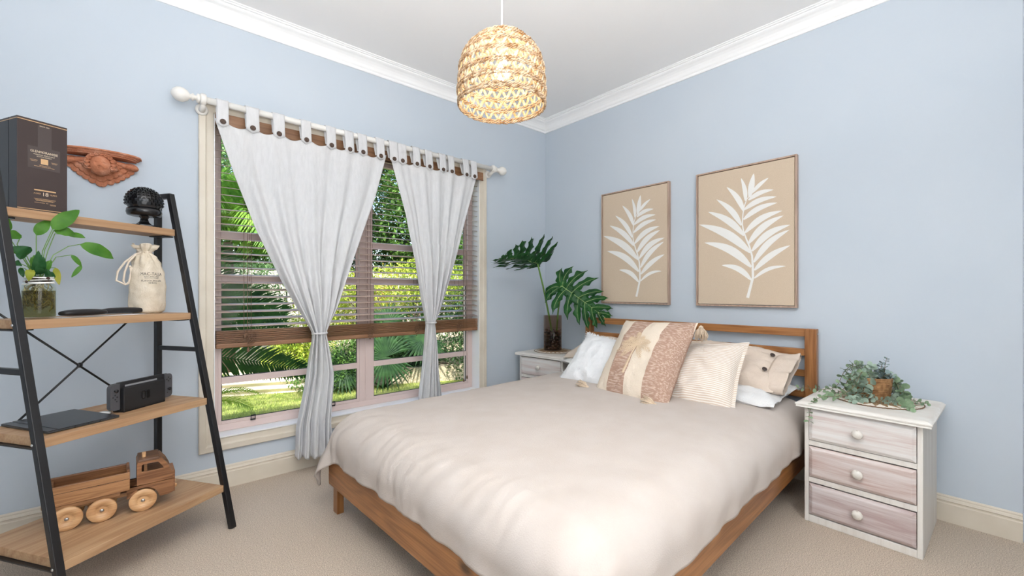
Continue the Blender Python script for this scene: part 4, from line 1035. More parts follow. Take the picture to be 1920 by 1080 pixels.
MB().lathe([(.006, .2), (.0068, .205), (.0068, .228), (.006, .232)], 12, Matrix.Translation((.222, .040, 0))).build('exhaust_peg', W3, tk)
for yy in (.030, .092): MB().ball((.325, yy, .068), (.006, .008, .008), 10, 8).build('headlamp', W3, tk)
MB().bx(-.050, .31, .036, .086, .066, .082).build('chassis', W2, tk, bevel=.002)
MB().bx(-.045, .15, .012, .110, .082, .096).build('subframe', W2, tk, bevel=.002)
m = MB(); m.bx(-.062, .178, .000, .010, .100, .172); m.build('tray_side', W2, tk, bevel=.002)
MB().bx(-.060, .176, -.0006, .001, .146, .1472).build('side_groove', mat('seam_dark'), tk)
MB().bx(-.062, .178, .112, .122, .100, .176).build('tray_side', W1, tk, bevel=.003)
MB().bx(.168, .178, .010, .112, .100, .182).build('tray_headboard', W1, tk, bevel=.003)
MB().bx(-.066, -.056, .004, .118, .098, .165).build('tailgate', W2, tk, bevel=.003); MB().bx(-.050, -.040, .01, .112, .140, .166).build('tray_bar', W2, tk, bevel=.002)
MB().bx(-.060, .170, .010, .112, .097, .105).build('tray_floor', W2, tk)
for i, x in enumerate((0, .096, .218)):
    for y, sg in ((.002, -1), (.120, 1)):
        M = Matrix.Translation((x, y, .0445)) @ Matrix.Rotation(R(90 * (1 if sg < 0 else -1)), 4, 'X')
        w_ = MB().lathe([(.0001, -.016), (.042, -.016), (.0445, -.013), (.0445, -.003), (.0425, 0), (.0205, 0), (.0195, -.0022), (.012, -.0035), (.0001, -.0035)], 36, M, caps=False).build('wheel', W3, tk)
        MB().ball((0, 0, 0), (.0068, .0068, .004), 12, 8, M @ Matrix.Translation((0, 0, -.002))).build('axle_cap', mat('zinc'), w_)
    MB().tube([(x, .010, .0445), (x, .112, .0445)], .005, 8).build('axle', W1, tk)

# ================================================================ plants indoors
def leaf_mat(name, c1, c2, transl=.25, rough=.4): return mat(name, c1, rough, spec=.2, noise_col=c2, nscale=9, transl=transl, bump=.15, bscale=60)
GR1 = leaf_mat('leaf_green', srgb(62, 112, 40), srgb(98, 150, 58)); GR2 = leaf_mat('leaf_deep_green', srgb(34, 78, 42), srgb(54, 104, 56)); GRY = leaf_mat('leaf_yellowing', srgb(150, 160, 60), srgb(190, 180, 80))
STEMG = mat('stem_green', srgb(110, 150, 74), .5, spec=.3)
def leaf(base, tip, w, up, droop=.0, fold=.25, seed=0, m=None, wav=.045, parent=None, name='leaf', mb=None):
    base, tip, up = Vector(base), Vector(tip), Vector(up); d = tip - base; L = d.length; d.normalize(); sd = d.cross(up).normalized(); n = sd.cross(d).normalized()
    def fn(u, v):
        q = u; a = 2 * v - 1; wd = w / 2 * (math.sin(PI * min(1, q) ** .72) ** .8 if 0 < q < 1 else 0.0) + .0008
        p = base + d * L * q + n * (droop * math.sin(PI * q)) + sd * (a * wd) + n * (abs(a) * fold * wd) + n * (wav * w * math.sin(q * 16 + seed + a * 2) * abs(a))
        return p
    g = mb or MB(); g.grid(fn, 14, 7)
    if mb: return g
    return g.build(name, m, parent)
# peace-lily jar
JC = SW(.100, .318, 1.0)
def PT(px, py, t=.318):
    a = (px - 960) / 805.5; b = (547 - py) / 805.5; az = R(48.95); d = (math.cos(az) + a * math.sin(az), math.sin(az) - a * math.cos(az), b)
    n = (-math.sin(SA), math.cos(SA)); o = SW(0, t); k = ((o[0] + 2.933) * n[0] + (o[1] + 2.886) * n[1]) / (d[0] * n[0] + d[1] * n[1])
    return Vector((-2.933 + k * d[0] - JC[0], -2.886 + k * d[1] - JC[1], 1.1 + k * d[2] - 1.0))
jar = thing('jar_plant', 'leafy green plant growing in a glass jar of water with bare roots', 'plant', JC, SA * 0)
JG = glass('jar_glass', (.96, .98, .96), .12)
m = MB().lathe([(.040, .001), (.0455, .006), (.0465, .02), (.0465, .110), (.044, .124), (.0375, .134), (.0365, .140), (.0375, .142), (.0375, .160), (.0355, .160), (.0355, .136), (.042, .122), (.0445, .108), (.0445, .012), (.040, .005), (.0001, .005)], 32, caps=False)
m.build('glass_jar', JG, jar)
MB().lathe([(.0001, .0055), (.0438, .007), (.0438, .104), (.0001, .1045)], 28, caps=False).build('water', glass("jar_water", (.56, .52, .34), .02), jar)
m = MB()
for k, (z, r_) in enumerate(((.137, .039), (.142, .0395), (.150, .0385), (.156, .038), (.130, .0405))):
    m.tube([(r_ * math.cos(a) * (1 + .02 * math.sin(3 * a + k)), r_ * math.sin(a), z + .003 * math.sin(a + k * 2)) for a in [2 * PI * i / 28 for i in range(28)]], .0019, 6, closed=True)
m.build('twine', mat('white_twine', srgb(238, 238, 236), .8), jar)
ROOT = mat('roots', srgb(206, 190, 130), .8, noise_col=srgb(84, 72, 40), nscale=60)
m = MB()
for i in range(75):
    a = rnd.uniform(0, 6.28); r0 = rnd.uniform(0, .02); pts = []; x, y, z = r0 * math.cos(a), r0 * math.sin(a), .135; vx, vy = rnd.uniform(-.008, .008), rnd.uniform(-.008, .008)
    for k in range(12):
        pts.append((x, y, z)); x += vx; y += vy; z -= rnd.uniform(.002, .014); z = max(z, .010); vx += rnd.uniform(-.006, .006); vy += rnd.uniform(-.006, .006)
        rr = math.hypot(x, y)
        if rr > .040: x *= .040 / rr; y *= .040 / rr; vx *= -.4; vy *= -.4
    m.tube(pts, rnd.uniform(.0007, .0015), 4)
tag(m.build('roots', ROOT, jar), kind='stuff')
m = MB()
for i in range(60): m.ball((rnd.uniform(-.028, .028), rnd.uniform(-.028, .028), rnd.uniform(.132, .152)), rnd.uniform(.003, .008), 6, 4)
tag(m.build('potting_bark', mat('bark', srgb(62, 44, 34), .9), jar), kind='stuff')
VC = Vector((.12, -1, .25))
def stemleaf(pts, w, ltip, mt=GR1, droop=.012, up=VC, seed=0, t=.318, td=0, fold=.2, sw=.0014):
    P = [PT(px, py, t + td * i) for i, (px, py) in enumerate(pts)]; P[0] = Vector((P[0].x * .4, P[0].y * .4, .150))
    sm = []
    for i in range(len(P) - 1):
        for q in range(4): sm.append(P[i].lerp(P[i + 1], q / 4))
    sm.append(P[-1]); MB().tube(sm, sw, 6).build('stem', STEMG, jar)
    leaf(P[-1], PT(*ltip, t + td * len(P)), w, up, droop, fold, seed, mt, parent=jar)
stemleaf([(74, 508), (80, 470), (98, 430)], .050, (149, 394), td=-.012, seed=1)
stemleaf([(76, 508), (84, 468), (101, 432)], .034, (141, 441), td=-.008, seed=2, droop=.015)
stemleaf([(70, 508), (68, 470), (68, 441)], .036, (93, 413), seed=3)
stemleaf([(80, 508), (100, 478), (128, 462), (150, 458)], .048, (213, 485), seed=4, droop=.018, td=-.004)
stemleaf([(78, 508), (90, 470), (103, 438), (125, 440)], .020, (160, 446), seed=5)
stemleaf([(82, 508), (105, 482), (134, 478)], .016, (153, 500), seed=6, droop=.006)
leaf(PT(153, 498), PT(134, 520), .015, VC, -.006, .2, 2, GR1, parent=jar)
stemleaf([(80, 508), (92, 502), (104, 502)], .020, (111, 534), GRY, seed=7, droop=-.006)
stemleaf([(64, 508), (50, 490), (32, 458), (40, 441)], .034, (-2, 446), seed=8, td=.004)
stemleaf([(60, 508), (40, 480), (22, 452), (20, 432)], .020, (-4, 388), seed=9, td=.01)
stemleaf([(66, 508), (56, 492), (50, 480)], .052, (24, 462), GR2, seed=10, td=-.012, droop=.012)
stemleaf([(62, 510), (46, 488), (34, 476)], .018, (22, 462), seed=12)
stemleaf([(62, 512), (52, 500), (40, 495)], .022, (22, 497), GR2, seed=13)
stemleaf([(62, 512), (46, 503), (38, 502)], .014, (44, 520), GR2, seed=14, droop=-.008)
stemleaf([(56, 510), (57, 506), (58, 505)], .024, (54, 527), GRY, seed=15, td=-.01)
for i, (a_, b_) in enumerate((((68, 510), (64, 478)), ((74, 510), (82, 482)), ((70, 512), (72, 470)), ((78, 512), (96, 488)), ((82, 512), (94, 508)), ((76, 514), (68, 498)), ((72, 512), (58, 482)), ((84, 514), (104, 520)), ((66, 512), (78, 478)))):
    leaf(PT(a_[0], a_[1], .318 - .012 * (i % 3)), PT(b_[0], b_[1], .318 - .02 * (i % 3)), .026, VC, .006, .3, i, GR2 if i % 3 else GR1, parent=jar)

# round placemats
JUTE = mat('jute', srgb(178, 148, 114), .95, noise_col=srgb(150, 118, 84), nscale=160, bump=.8, bscale=300); MATW = mat('mat_white', srgb(232, 226, 214), .95, noise_col=srgb(218, 210, 196), nscale=120, bump=.5, bscale=300)
def placemat(loc, r_, label, z_):
    p = thing('placemat', label, 'placemat', (loc[0], loc[1], z_), rnd.uniform(0, 1), 'round jute star placemats')
    p['group'] = 'round jute star placemats'
    MB().lathe([(.0001, 0), (r_, 0), (r_ + .001, .002), (r_, .004), (.0001, .004)], 72, caps=False).build('base', MATW, p)
    m = MB()
    m.tube([((r_) * math.cos(a), (r_) * math.sin(a), .0030 + .0008 * math.sin(a * 60)) for a in [2 * PI * k / 180 for k in range(180)]], .0022, 5, closed=True); m.build('edging', mat('dark_jute', srgb(120, 88, 62), .95), p)
    n = 22; pts = []
    for k in range(2 * n): a = PI * k / n; rr = r_ * (.93 if k % 2 == 0 else .58); pts.append((rr * math.cos(a), rr * math.sin(a)))
    MB().prism(pts, .0038, .0056).build('star', JUTE, p)
    return p
placemat((-.245, -2.478), .168, 'round jute star placemat under the eucalyptus basket', .5752)
placemat((-.185, -.285), .168, 'round jute star placemat under the smoky glass vase', .5802)

# vase with pebbles and two cut leaves
VL = (-.172, -.262, .5865)
vs_ = thing('vase', 'tall smoky brown glass cylinder vase holding dark pebbles', 'vase', VL)
MB().lathe([(.0001, .0), (.078, 0), (.080, .003), (.080, .306), (.0765, .306), (.0765, .010), (.0001, .010)], 40, caps=False).build('glass_cylinder', glass('smoky_glass', (.80, .72, .66), .10), vs_)
MB().lathe([(.0764, .196), (.0001, .196)], 36, caps=False).build('water', glass('vase_water', (.86, .82, .76), .10), vs_)
PEB = [mat('pebble_a', srgb(52, 46, 44), .35), mat('pebble_b', srgb(78, 62, 54), .35), mat('pebble_c', srgb(112, 90, 74), .4)]
PM = []
for i in range(4):
    m = MB()
    vs = []
    b = MB().ball((0, 0, 0), 1, 12, 8)
    sc = (rnd.uniform(.017, .022), rnd.uniform(.013, .017), rnd.uniform(.009, .013))
    b.v = [tuple((Vector(v) * (1 + .12 * fbm(Vector(v) * 1.2 + Vector((i * 5, 0, 0))))) * Matrix.Diagonal(sc)) if False else (v[0] * sc[0] * (1 + .12 * fbm((v[0] + i * 5, v[1], v[2]))), v[1] * sc[1], v[2] * sc[2] * (1 + .1 * fbm((v[0], v[1] + i * 3, v[2])))) for v in b.v]
    PM.append(b)
first = {}
cnt = 0
for lay in range(9):
    for (rr, n) in ((.060, 9), (.030, 3)):
        for k in range(n):
            a = 2 * PI * (k + .5 * (lay % 2)) / n + rnd.uniform(-.12, .12); ty = cnt % 4; cnt += 1
            if math.cos(a - R(229)) < -.35: continue
            loc = (VL[0] + rr * math.cos(a), VL[1] + rr * math.sin(a), VL[2] + .024 + lay * .0185 + rnd.uniform(-.003, .003))
            mi = rnd.choice((0, 0, 0, 1, 1, 2)); key = (ty, mi)
            if key not in first: o = PM[ty].build('pebble', PEB[mi]); first[key] = o
            else: o = first[key].copy(); COL.objects.link(o)
            o.location = loc; o.rotation_euler = (rnd.uniform(-.5, .5), rnd.uniform(-.5, .5), a + rnd.uniform(-.4, .4))
            tag(o, 'smooth dark pebble in the smoky glass vase', 'pebble', 'dark pebbles in the glass vase')
PHIL = leaf_mat('philodendron_green', srgb(30, 72, 38), srgb(50, 104, 52), .2, .32); VEIN = mat('leaf_vein', srgb(150, 178, 110), .5)
def lobed_leaf(root, o, mdir, ldir, L, lobes, cup, droop, seed, wscale=1.0):
    o = Vector(o); md = Vector(mdir).normalized(); ld = Vector(ldir); ld = (ld - md * ld.dot(md)).normalized(); nn = md.cross(ld)
    m = MB(); vn = MB()
    def P(x, y, lift=0):     # x along the midrib, y lateral
        q = math.hypot(x, y) / L
        h = cup * abs(y) - droop * q * q * L + .02 * L * fbm((x * 9 / L + seed, y * 9 / L, seed))
        return o + md * x + ld * y + nn * (h + lift)
    for side in (-1, 1):
        for (t, an, ln, wd) in lobes:
            an += rnd.uniform(-4, 4); ln *= rnd.uniform(.92, 1.08); a = R(an); x0, y0 = t * L, 0
            K = 16
            def cl(q): # centre line curves towards the tip
                b = a * (1 - .22 * q); return (x0 + math.cos(b) * ln * L * q, side * math.sin(b) * ln * L * q)
            vs = []
            for i in range(K + 1):
                q = i / K; x, y = cl(q); x2, y2 = cl(min(1, q + .02)); x1, y1 = cl(max(0, q - .02)); dx, dy = x2 - x1, y2 - y1; l_ = math.hypot(dx, dy); nx, ny = -dy / l_, dx / l_
                w = wd * L * wscale * (.62 + .38 * math.sin(PI * q ** .9) + .22 * math.sin(q * 17 + seed + t * 9) * smoothstep(.25, .5, q)) * (1 - smoothstep(.72, 1.0, q) * .93)
                for s_, sgn in ((-1, -1), (0, 0), (1, 1)):
                    ww = w * (1 + .18 * math.sin(q * 21 + sgn * 1.7 + an)) if sgn else 0
                    vs.append(P(x + nx * ww * sgn, y + ny * ww * sgn, .05 * w * (abs(sgn)) + .25 * w * math.sin(q * 13 + sgn + an) * abs(sgn)))
            m.add(vs, [(3 * i + k, 3 * i + k + 1, 3 * i + k + 4, 3 * i + k + 3) for i in range(K) for k in (0, 1)], True)
            vn.tube([P(*cl(q / 8), .0012) for q in range(8)], [.0022 - .0002 * q for q in range(8)], 5)
    # web along the midrib
    m.grid(lambda u, v: P(u * L * .97 - .02 * L, (2 * v - 1) * L * .125 * math.sin(PI * min(1, u * .9 + .18)) ** .7, 0), 16, 7)
    vn.tube([P(u / 10 * L * .97, 0, .0016) for u in range(11)], [.0034 - .0003 * u for u in range(11)], 6)
    m.build('blade', PHIL, root, solid=.0008); vn.build('vein', VEIN, root)
LOB = [(0.02, 158, .34, .050), (.02, 128, .44, .052), (.10, 102, .50, .052), (.22, 84, .52, .050), (.36, 70, .50, .048), (.50, 58, .44, .044), (.64, 46, .36, .040), (.78, 34, .26, .034), (.90, 14, .16, .030)]
def stalk(root, pts, r0, r1):
    P = [Vector(p) for p in pts]; out = []
    for i in range(len(P) - 1):
        for q in range(6): out.append(P[i].lerp(P[i + 1], q / 6))
    out.append(P[-1]); k = len(out); m = MB(); m.tube(out, [r0 + (r1 - r0) * i / (k - 1) for i in range(k)], 8); m.build('stalk', STEMG, root)
l1 = thing('philodendron_leaf', 'taller cut philodendron leaf spreading level towards the window', 'leaf', VL)
A1 = Vector((-.410, -.316, 1.334)) - Vector(VL)
stalk(l1, [(.02, -.02, .03), (-.020, .0, .20), (-.070, -.008, .36), (-.15, -.030, .56), A1], .009, .0065)
lobed_leaf(l1, A1, (-.96, -.24, .12), (.12, -.85, .50), .54, LOB, .42, .12, 3.1, 1.30)
l2 = thing('philodendron_leaf', 'lower cut philodendron leaf drooping in front of the framed print', 'leaf', VL)
A2 = Vector((-.335, -.516, 1.148)) - Vector(VL)
stalk(l2, [(-.01, -.03, .03), (-.005, -.055, .20), (-.025, -.09, .36), (-.075, -.16, .47), A2], .008, .006)
lobed_leaf(l2, A2, (.40, -.60, -.50), (.52, -.30, .78), .46, LOB, .10, .16, 7.7, 1.22)

# eucalyptus basket
WICK = mat('wicker', srgb(188, 144, 98), .7, noise_col=srgb(140, 98, 60), nscale=60, bump=.3, bscale=200)
EUC = [mat('eucalyptus_grey', srgb(146, 168, 150), .6, spec=.2, noise_col=srgb(176, 194, 178), nscale=30, transl=.12), mat('eucalyptus_green', srgb(124, 152, 118), .6, spec=.2, noise_col=srgb(156, 178, 146), nscale=30, transl=.12), mat('eucalyptus_blue', srgb(132, 152, 150), .6, spec=.2, noise_col=srgb(166, 184, 184), nscale=30, transl=.12)]
BKL = Vector((-.196, -2.446, .5810))
bk = thing('eucalyptus_basket', 'small wicker basket trailing artificial eucalyptus', 'plant', BKL)
for k in range(14):
    z = .004 + k * .0072; r_ = .070 + .012 * (k / 13) ** .6
    m = MB(); m.tube([(r_ * math.cos(a) * (1 + .004 * math.sin(20 * a + k * PI)), r_ * math.sin(a) * (1 + .004 * math.sin(20 * a + k * PI)), z + .0012 * math.sin(2 * a + k)) for a in [2 * PI * i / 60 for i in range(60)]], .0042, 6, closed=True); m.build('woven_coil', WICK, bk)
MB().lathe([(.0001, .004), (.068, .004), (.074, .050), (.078, .098), (.074, .100), (.070, .090), (.0001, .088)], 32, caps=False).build('liner', BLKP, bk)
def sprig(ctrl, n, mi, size=.011, seed=0, lvl=None):
    ctrl = [Vector(c) for c in ctrl]; r2 = random.Random(seed)
    pts = []
    P = [ctrl[0]] + ctrl + [ctrl[-1]]
    for i in range(1, len(P) - 2):
        for q in range(8):
            t = q / 8; a, b, c, d = P[i - 1], P[i], P[i + 1], P[i + 2]
            pts.append(.5 * ((2 * b) + (c - a) * t + (2 * a - 5 * b + 4 * c - d) * t * t + (3 * b - a - 3 * c + d) * t ** 3))
    pts.append(P[-1])
    st_ = MB(); st_.tube(pts, [.0016 * (1 - .5 * i / len(pts)) for i in range(len(pts))], 5); s_ = st_.build('sprig', mat('sprig_stem', srgb(128, 112, 84), .7), bk)
    lm = MB(); L = len(pts)
    for i in range(n):
        q = (i + .6) / n; k = min(L - 2, int(q * (L - 1))); p = pts[k]; d = (pts[k + 1] - pts[k]).normalized()
        sz = size * (1.28 - .55 * q) * r2.uniform(.8, 1.15); ax = d.orthogonal().normalized(); rot = Matrix.Rotation(i * 1.57 + r2.uniform(-.4, .4), 3, d); ax = rot @ ax
        for sg in (1, -1):
            o = (ax * sg + d * r2.uniform(.15, .6)).normalized(); nn = o.cross(d.cross(o)).normalized(); sd = o.cross(nn)
            nrm = (nn + Vector((r2.uniform(-.5, .5), r2.uniform(-.5, .5), r2.uniform(-.3, .6)))).normalized(); sd = nrm.cross(o).normalized(); nrm = o.cross(sd)
            c = p + o * sz * 1.05
            vs = [c + o * sz * math.cos(t) * (1.02) + sd * sz * .92 * math.sin(t) + nrm * sz * .14 * math.cos(2 * t) for t in [2 * PI * j / 9 for j in range(9)]]
            lm.add([tuple(c - nrm * sz * .1)] + [tuple(v) for v in vs] + [tuple(p)], [(0, 1 + j, 1 + (j + 1) % 9) for j in range(9)], True)
    tag(lm.build('leaves', EUC[mi], s_), kind='stuff')
RV = Vector((.754, -.657, 0)); FV = Vector((-.657, -.754, 0)); UP = Vector((0, 0, 1))   # image right, towards the camera
def Q(r_, f_, u_): return RV * r_ + FV * f_ + UP * u_
trail = [
 ([Q(-.02, .0, .09), Q(-.07, .0, .16), Q(-.12, -.01, .12), Q(-.15, -.02, .05), Q(-.20, -.03, .028), Q(-.26, -.04, .032), Q(-.335, -.05, .032)], 17, 1, .0125),
 ([Q(-.02, .02, .09), Q(-.08, .05, .13), Q(-.14, .07, .06), Q(-.22, .08, .022), Q(-.30, .085, .018), Q(-.345, .09, -.005), Q(-.365, .095, -.05), Q(-.372, .098, -.10)], 18, 1, .0125),
 ([Q(-.06, .03, .09), Q(-.10, .06, .07), Q(-.10, .10, .03), Q(-.06, .13, .014), Q(-.03, .17, .012)], 14, 0, .014),
 ([Q(.06, .02, .09), Q(.10, .05, .07), Q(.075, .11, .022), Q(.03, .15, .012), Q(-.01, .215, .010), Q(-.03, .255, .012)], 15, 1, .014),
 ([Q(.04, .0, .09), Q(.08, .05, .08), Q(.08, .09, .02), Q(.09, .13, .014), Q(.10, .16, .012), Q(.105, .19, .014)], 12, 1, .012),
 ([Q(-.02, .04, .09), Q(-.09, .08, .07), Q(-.12, .10, .02), Q(-.15, .11, .012), Q(-.19, .115, .012)], 12, 0, .014),
 ([Q(-.05, .02, .09), Q(-.11, .01, .09), Q(-.14, .01, .04), Q(-.18, .0, .016), Q(-.22, .01, .014)], 12, 1, .013),
 ([Q(.05, .02, .09), Q(.09, .05, .05), Q(.075, .09, .018), Q(.05, .12, .012)], 10, 0, .0135),
 ([Q(.03, .0, .09), Q(.09, .02, .11), Q(.10, .04, .05), Q(.09, .07, .015)], 10, 0, .0115),
 ([Q(-.03, .0, .09), Q(-.09, .01, .11), Q(-.11, .02, .05), Q(-.13, .04, .015)], 12, 0, .012),
 ([Q(-.03, .02, .09), Q(-.10, .04, .10), Q(-.14, .06, .05), Q(-.17, .08, .014)], 12, 0, .012),
 ([Q(-.04, .0, .09), Q(-.07, .0, .15), Q(-.11, .0, .13), Q(-.13, .0, .09)], 10, 0, .0115),
 ([Q(-.02, .0, .09), Q(-.04, .0, .145), Q(-.06, .0, .165)], 8, 0, .0125),
 ([Q(.0, .0, .09), Q(-.01, .02, .14), Q(-.02, .03, .16)], 7, 0, .013),
 ([Q(.01, .0, .09), Q(.02, .0, .13), Q(.02, .0, .15)], 7, 0, .012),
 ([Q(.03, .0, .09), Q(.05, .0, .13), Q(.06, .0, .165)], 8, 2, .012),
 ([Q(.04, .0, .09), Q(.06, .01, .12), Q(.065, .01, .16), Q(.075, .01, .195)], 8, 2, .010),
 ([Q(.03, .02, .09), Q(.05, .05, .12), Q(.06, .06, .10)], 6, 2, .0125),
 ([Q(.05, .0, .09), Q(.08, .0, .12), Q(.095, .0, .09), Q(.10, .02, .05)], 8, 0, .0125),
 ([Q(-.05, .0, .09), Q(-.05, .04, .13), Q(-.06, .07, .11)], 6, 0, .012),
 ([Q(.085, .03, .03), Q(.06, .09, .016), Q(.02, .115, .014), Q(-.03, .12, .012)], 10, 0, .0125),
 ([Q(-.01, -.03, .09), Q(-.01, -.05, .14), Q(0, -.06, .15)], 7, 0, .012)]
for i, (c, n, mi, sz) in enumerate(trail): sprig(c, n, mi, sz, i)

# ================================================================ garden beyond the window
GZ = -.15
LAWN = mat('lawn_soil_green', srgb(120, 140, 62), .95, spec=.05, noise_col=srgb(176, 184, 98), nscale=14, bump=.6, bscale=90)
S(MB().bx(-9, 14, .16, 16, GZ - .1, GZ).build('ground', LAWN), 'short green lawn outside the window')
GRASS = mat('grass_blade', srgb(128, 150, 76), .7, spec=.2, noise_col=srgb(196, 194, 132), nscale=5, transl=.3)
def epos(x): return 3.22 - (x + 2.2) * .384          # line of the edging
m = MB()
r3 = random.Random(3)
for i in range(36000):
    x = r3.uniform(-2.9, .2); y = r3.uniform(.9, 3.45)
    if y > epos(x) - .02: continue
    a = r3.uniform(0, 3.14); h = r3.uniform(.015, .045); w_ = .003
    m.v += [(x - w_ * math.cos(a), y - w_ * math.sin(a), GZ), (x + w_ * math.cos(a), y + w_ * math.sin(a), GZ), (x + r3.uniform(-.02, .02), y + r3.uniform(-.02, .02), GZ + h)]
    k = len(m.v) - 3; m.f.append((k, k + 1, k + 2)); m.sm.append(False)
tag(m.build('lawn_grass', GRASS), 'sunlit blades of short green lawn grass', 'grass', kind='stuff')
EDG = mat('cream_corrugated_sheet', srgb(226, 214, 190), .5, spec=.4)
m = MB()
def ed(u, v):
    x = -6 + 5.35 * u; y = epos(x); z = GZ - .02 + .28 * v; o = -.017 * math.cos(v * 3.4 * 2 * PI)
    return (x + o * .36, y + o * .93, z)
m.grid(ed, 40, 60); tag(m.build('garden_edging', EDG, solid=.004), 'cream corrugated metal edging along the back of the lawn', 'garden edging')
SOIL = mat('bed_mulch', srgb(150, 136, 112), .95, noise_col=srgb(206, 194, 168), nscale=60, bump=.8, bscale=60)
m = MB(); m.prism([(-6, epos(-6) + .02), (5, epos(5) + .02), (9, 6), (-9, 6)], GZ, .06); S(m.build('planting_bed', SOIL), 'mulched garden bed behind the edging')
# paling fence
PAL = mat('grey_paling', srgb(206, 200, 188), .85, noise_col=srgb(170, 164, 152), nscale=3, nstretch=(9, 9, .6), bump=.3, bscale=60)
fn_ = thing('paling_fence', 'weathered pale grey paling fence behind the shrubs', 'fence', (1, 6.0, GZ))
for z in (.35, 1.25): MB().bx(-6, 8, .012, .06, z, z + .07).build('rail', PAL, fn_)
p0 = None
x = -5.9
while x < 7.9:
    if p0 is None: p0 = MB().bx(-.046, .046, 0, .014, 0, 1.65).build('paling', PAL, fn_, loc=(x, 0, 0))
    else: dup_mesh(p0, fn_, (x, rnd.uniform(-.004, .004), rnd.uniform(-.02, .02)), (0, rnd.uniform(-.006, .006), 0))
    x += .106
BARK = mat('tree_bark', srgb(104, 90, 76), .9, noise_col=srgb(70, 58, 48), nscale=20, bump=.5, bscale=30)
FOL = {k: leaf_mat('foliage_' + k, a, b, .35, .5) for k, a, b in (('dark', srgb(38, 66, 36), srgb(74, 104, 56)), ('mid', srgb(62, 100, 46), srgb(110, 146, 70)), ('lime', srgb(126, 156, 50), srgb(190, 200, 84)), ('gold', srgb(168, 160, 66), srgb(208, 190, 96)), ('soft', srgb(92, 132, 82), srgb(140, 172, 110)))}
def leaf_cloud(m, c, rad, n, size, r_, narrow=.45, hollow=.35):
    for i in range(n):
        while True:
            d = Vector((r_.uniform(-1, 1), r_.uniform(-1, 1), r_.uniform(-1, 1)))
            if hollow < d.length < 1: break
        lump = 1 + .35 * fbm(d * 2.2 + Vector(c), 2)
        p = Vector((c[0] + d.x * rad[0] * lump, c[1] + d.y * rad[1] * lump, c[2] + d.z * rad[2] * lump))
        o = Vector((r_.uniform(-1, 1), r_.uniform(-1, 1), r_.uniform(-.8, .4))).normalized(); s_ = o.cross(Vector((r_.uniform(-.6, .6), r_.uniform(-.6, .6), 1))).normalized()
        L = size * r_.uniform(.7, 1.3); w_ = L * narrow
        k = len(m.v); mid = p + o * L * .5; dn = Vector((0, 0, -.12 * L))
        m.v += [tuple(p), tuple(mid + s_ * w_ * .5), tuple(p + o * L + dn), tuple(mid - s_ * w_ * .5)]
        m.f += [(k, k + 1, k + 2), (k, k + 2, k + 3)]; m.sm += [False, False]
def shrub(name, label, cat, base, blobs, kind, n, size, seed, trunk=.03, narrow=.45, group=None):
    r_ = random.Random(seed); root = thing(name, label, cat, base, 0, group)
    st = MB(); m = MB(); V0 = Vector(base)
    for (c, rad) in blobs:
        c = Vector(c) - V0
        for k in range(3):
            e = c + Vector((r_.uniform(-.6, .6) * rad[0], r_.uniform(-.6, .6) * rad[1], r_.uniform(-.3, .5) * rad[2])); mid = e * .5 + Vector((r_.uniform(-.15, .15), r_.uniform(-.15, .15), .05))
            st.tube([(r_.uniform(-.04, .04), r_.uniform(-.04, .04), -.02), tuple(mid), tuple(e)], [trunk, trunk * .6, trunk * .2], 7)
        leaf_cloud(m, tuple(c), rad, n, size, r_, narrow)
    st.build('branches' if trunk < .05 else 'trunk', BARK, root); tag(m.build('foliage', FOL[kind], root), kind='stuff'); return root
# near shrubs in the bed
shrub('shrub', 'feathery lime green shrub behind the mullion of the window', 'shrub', (-1.05, 4.0, 0), [((-1.0, 3.9, .55), (.55, .5, .42)), ((-.55, 4.2, .75), (.45, .4, .40)), ((-1.35, 3.7, .22), (.35, .3, .20))], 'lime', 2600, .055, 11, .018, .35)
shrub('shrub', 'yellow-green shrub in front of the fence palings', 'shrub', (.2, 4.9, 0), [((.1, 4.8, .9), (.7, .5, .55)), ((.9, 4.9, 1.05), (.6, .5, .55))], 'gold', 2600, .06, 12, .02, .45)
shrub('shrub', 'leafy bright green bush in the middle of the garden bed', 'shrub', (1.2, 4.6, 0), [((1.0, 4.4, .6), (.7, .5, .55)), ((1.8, 4.5, 1.0), (.6, .5, .65)), ((.3, 4.3, .25), (.5, .4, .35))], 'mid', 3000, .07, 13, .025, .5)
shrub('shrub', 'dark open-branched bush at the corner end of the window', 'shrub', (1.5, 3.0, 0), [((1.3, 2.9, .45), (.6, .4, .50)), ((2.1, 3.0, .7), (.6, .4, .7))], 'dark', 2100, .05, 14, .022, .45)
shrub('shrub', 'tall lime shrub with soft leaves beside the dark bush', 'shrub', (2.6, 4.4, 0), [((2.4, 4.2, 1.0), (.7, .5, .6)), ((3.2, 4.4, .7), (.7, .5, .7))], 'lime', 2400, .06, 15, .025, .45)
shrub('shrub', 'mid green bush against the fence at the left of the garden', 'shrub', (-2.3, 5.0, 0), [((-2.4, 5.0, .8), (.7, .5, .5)), ((-1.6, 5.2, 1.2), (.6, .5, .45))], 'soft', 2400, .07, 16, .025, .4)
shrub('shrub', 'dark branching shrub low beside the mullion in front of the edging', 'shrub', (-.75, 2.75, GZ), [((-1.15, 2.65, .10), (.45, .28, .26)), ((-.80, 2.6, .32), (.40, .28, .30)), ((-.45, 2.8, .45), (.35, .3, .30))], 'mid', 2200, .05, 17, .016, .35)
shrub('shrub', 'dark leafy shrub filling the lower right pane', 'shrub', (.95, 2.3, GZ), [((.75, 2.2, .30), (.50, .3, .50)), ((1.35, 2.3, .55), (.5, .3, .55)), ((.9, 2.35, .85), (.5, .3, .35)), ((.15, 2.7, .20), (.55, .3, .40)), ((-.35, 2.95, .05), (.45, .3, .30))], 'dark', 2900, .05, 18, .020, .45)
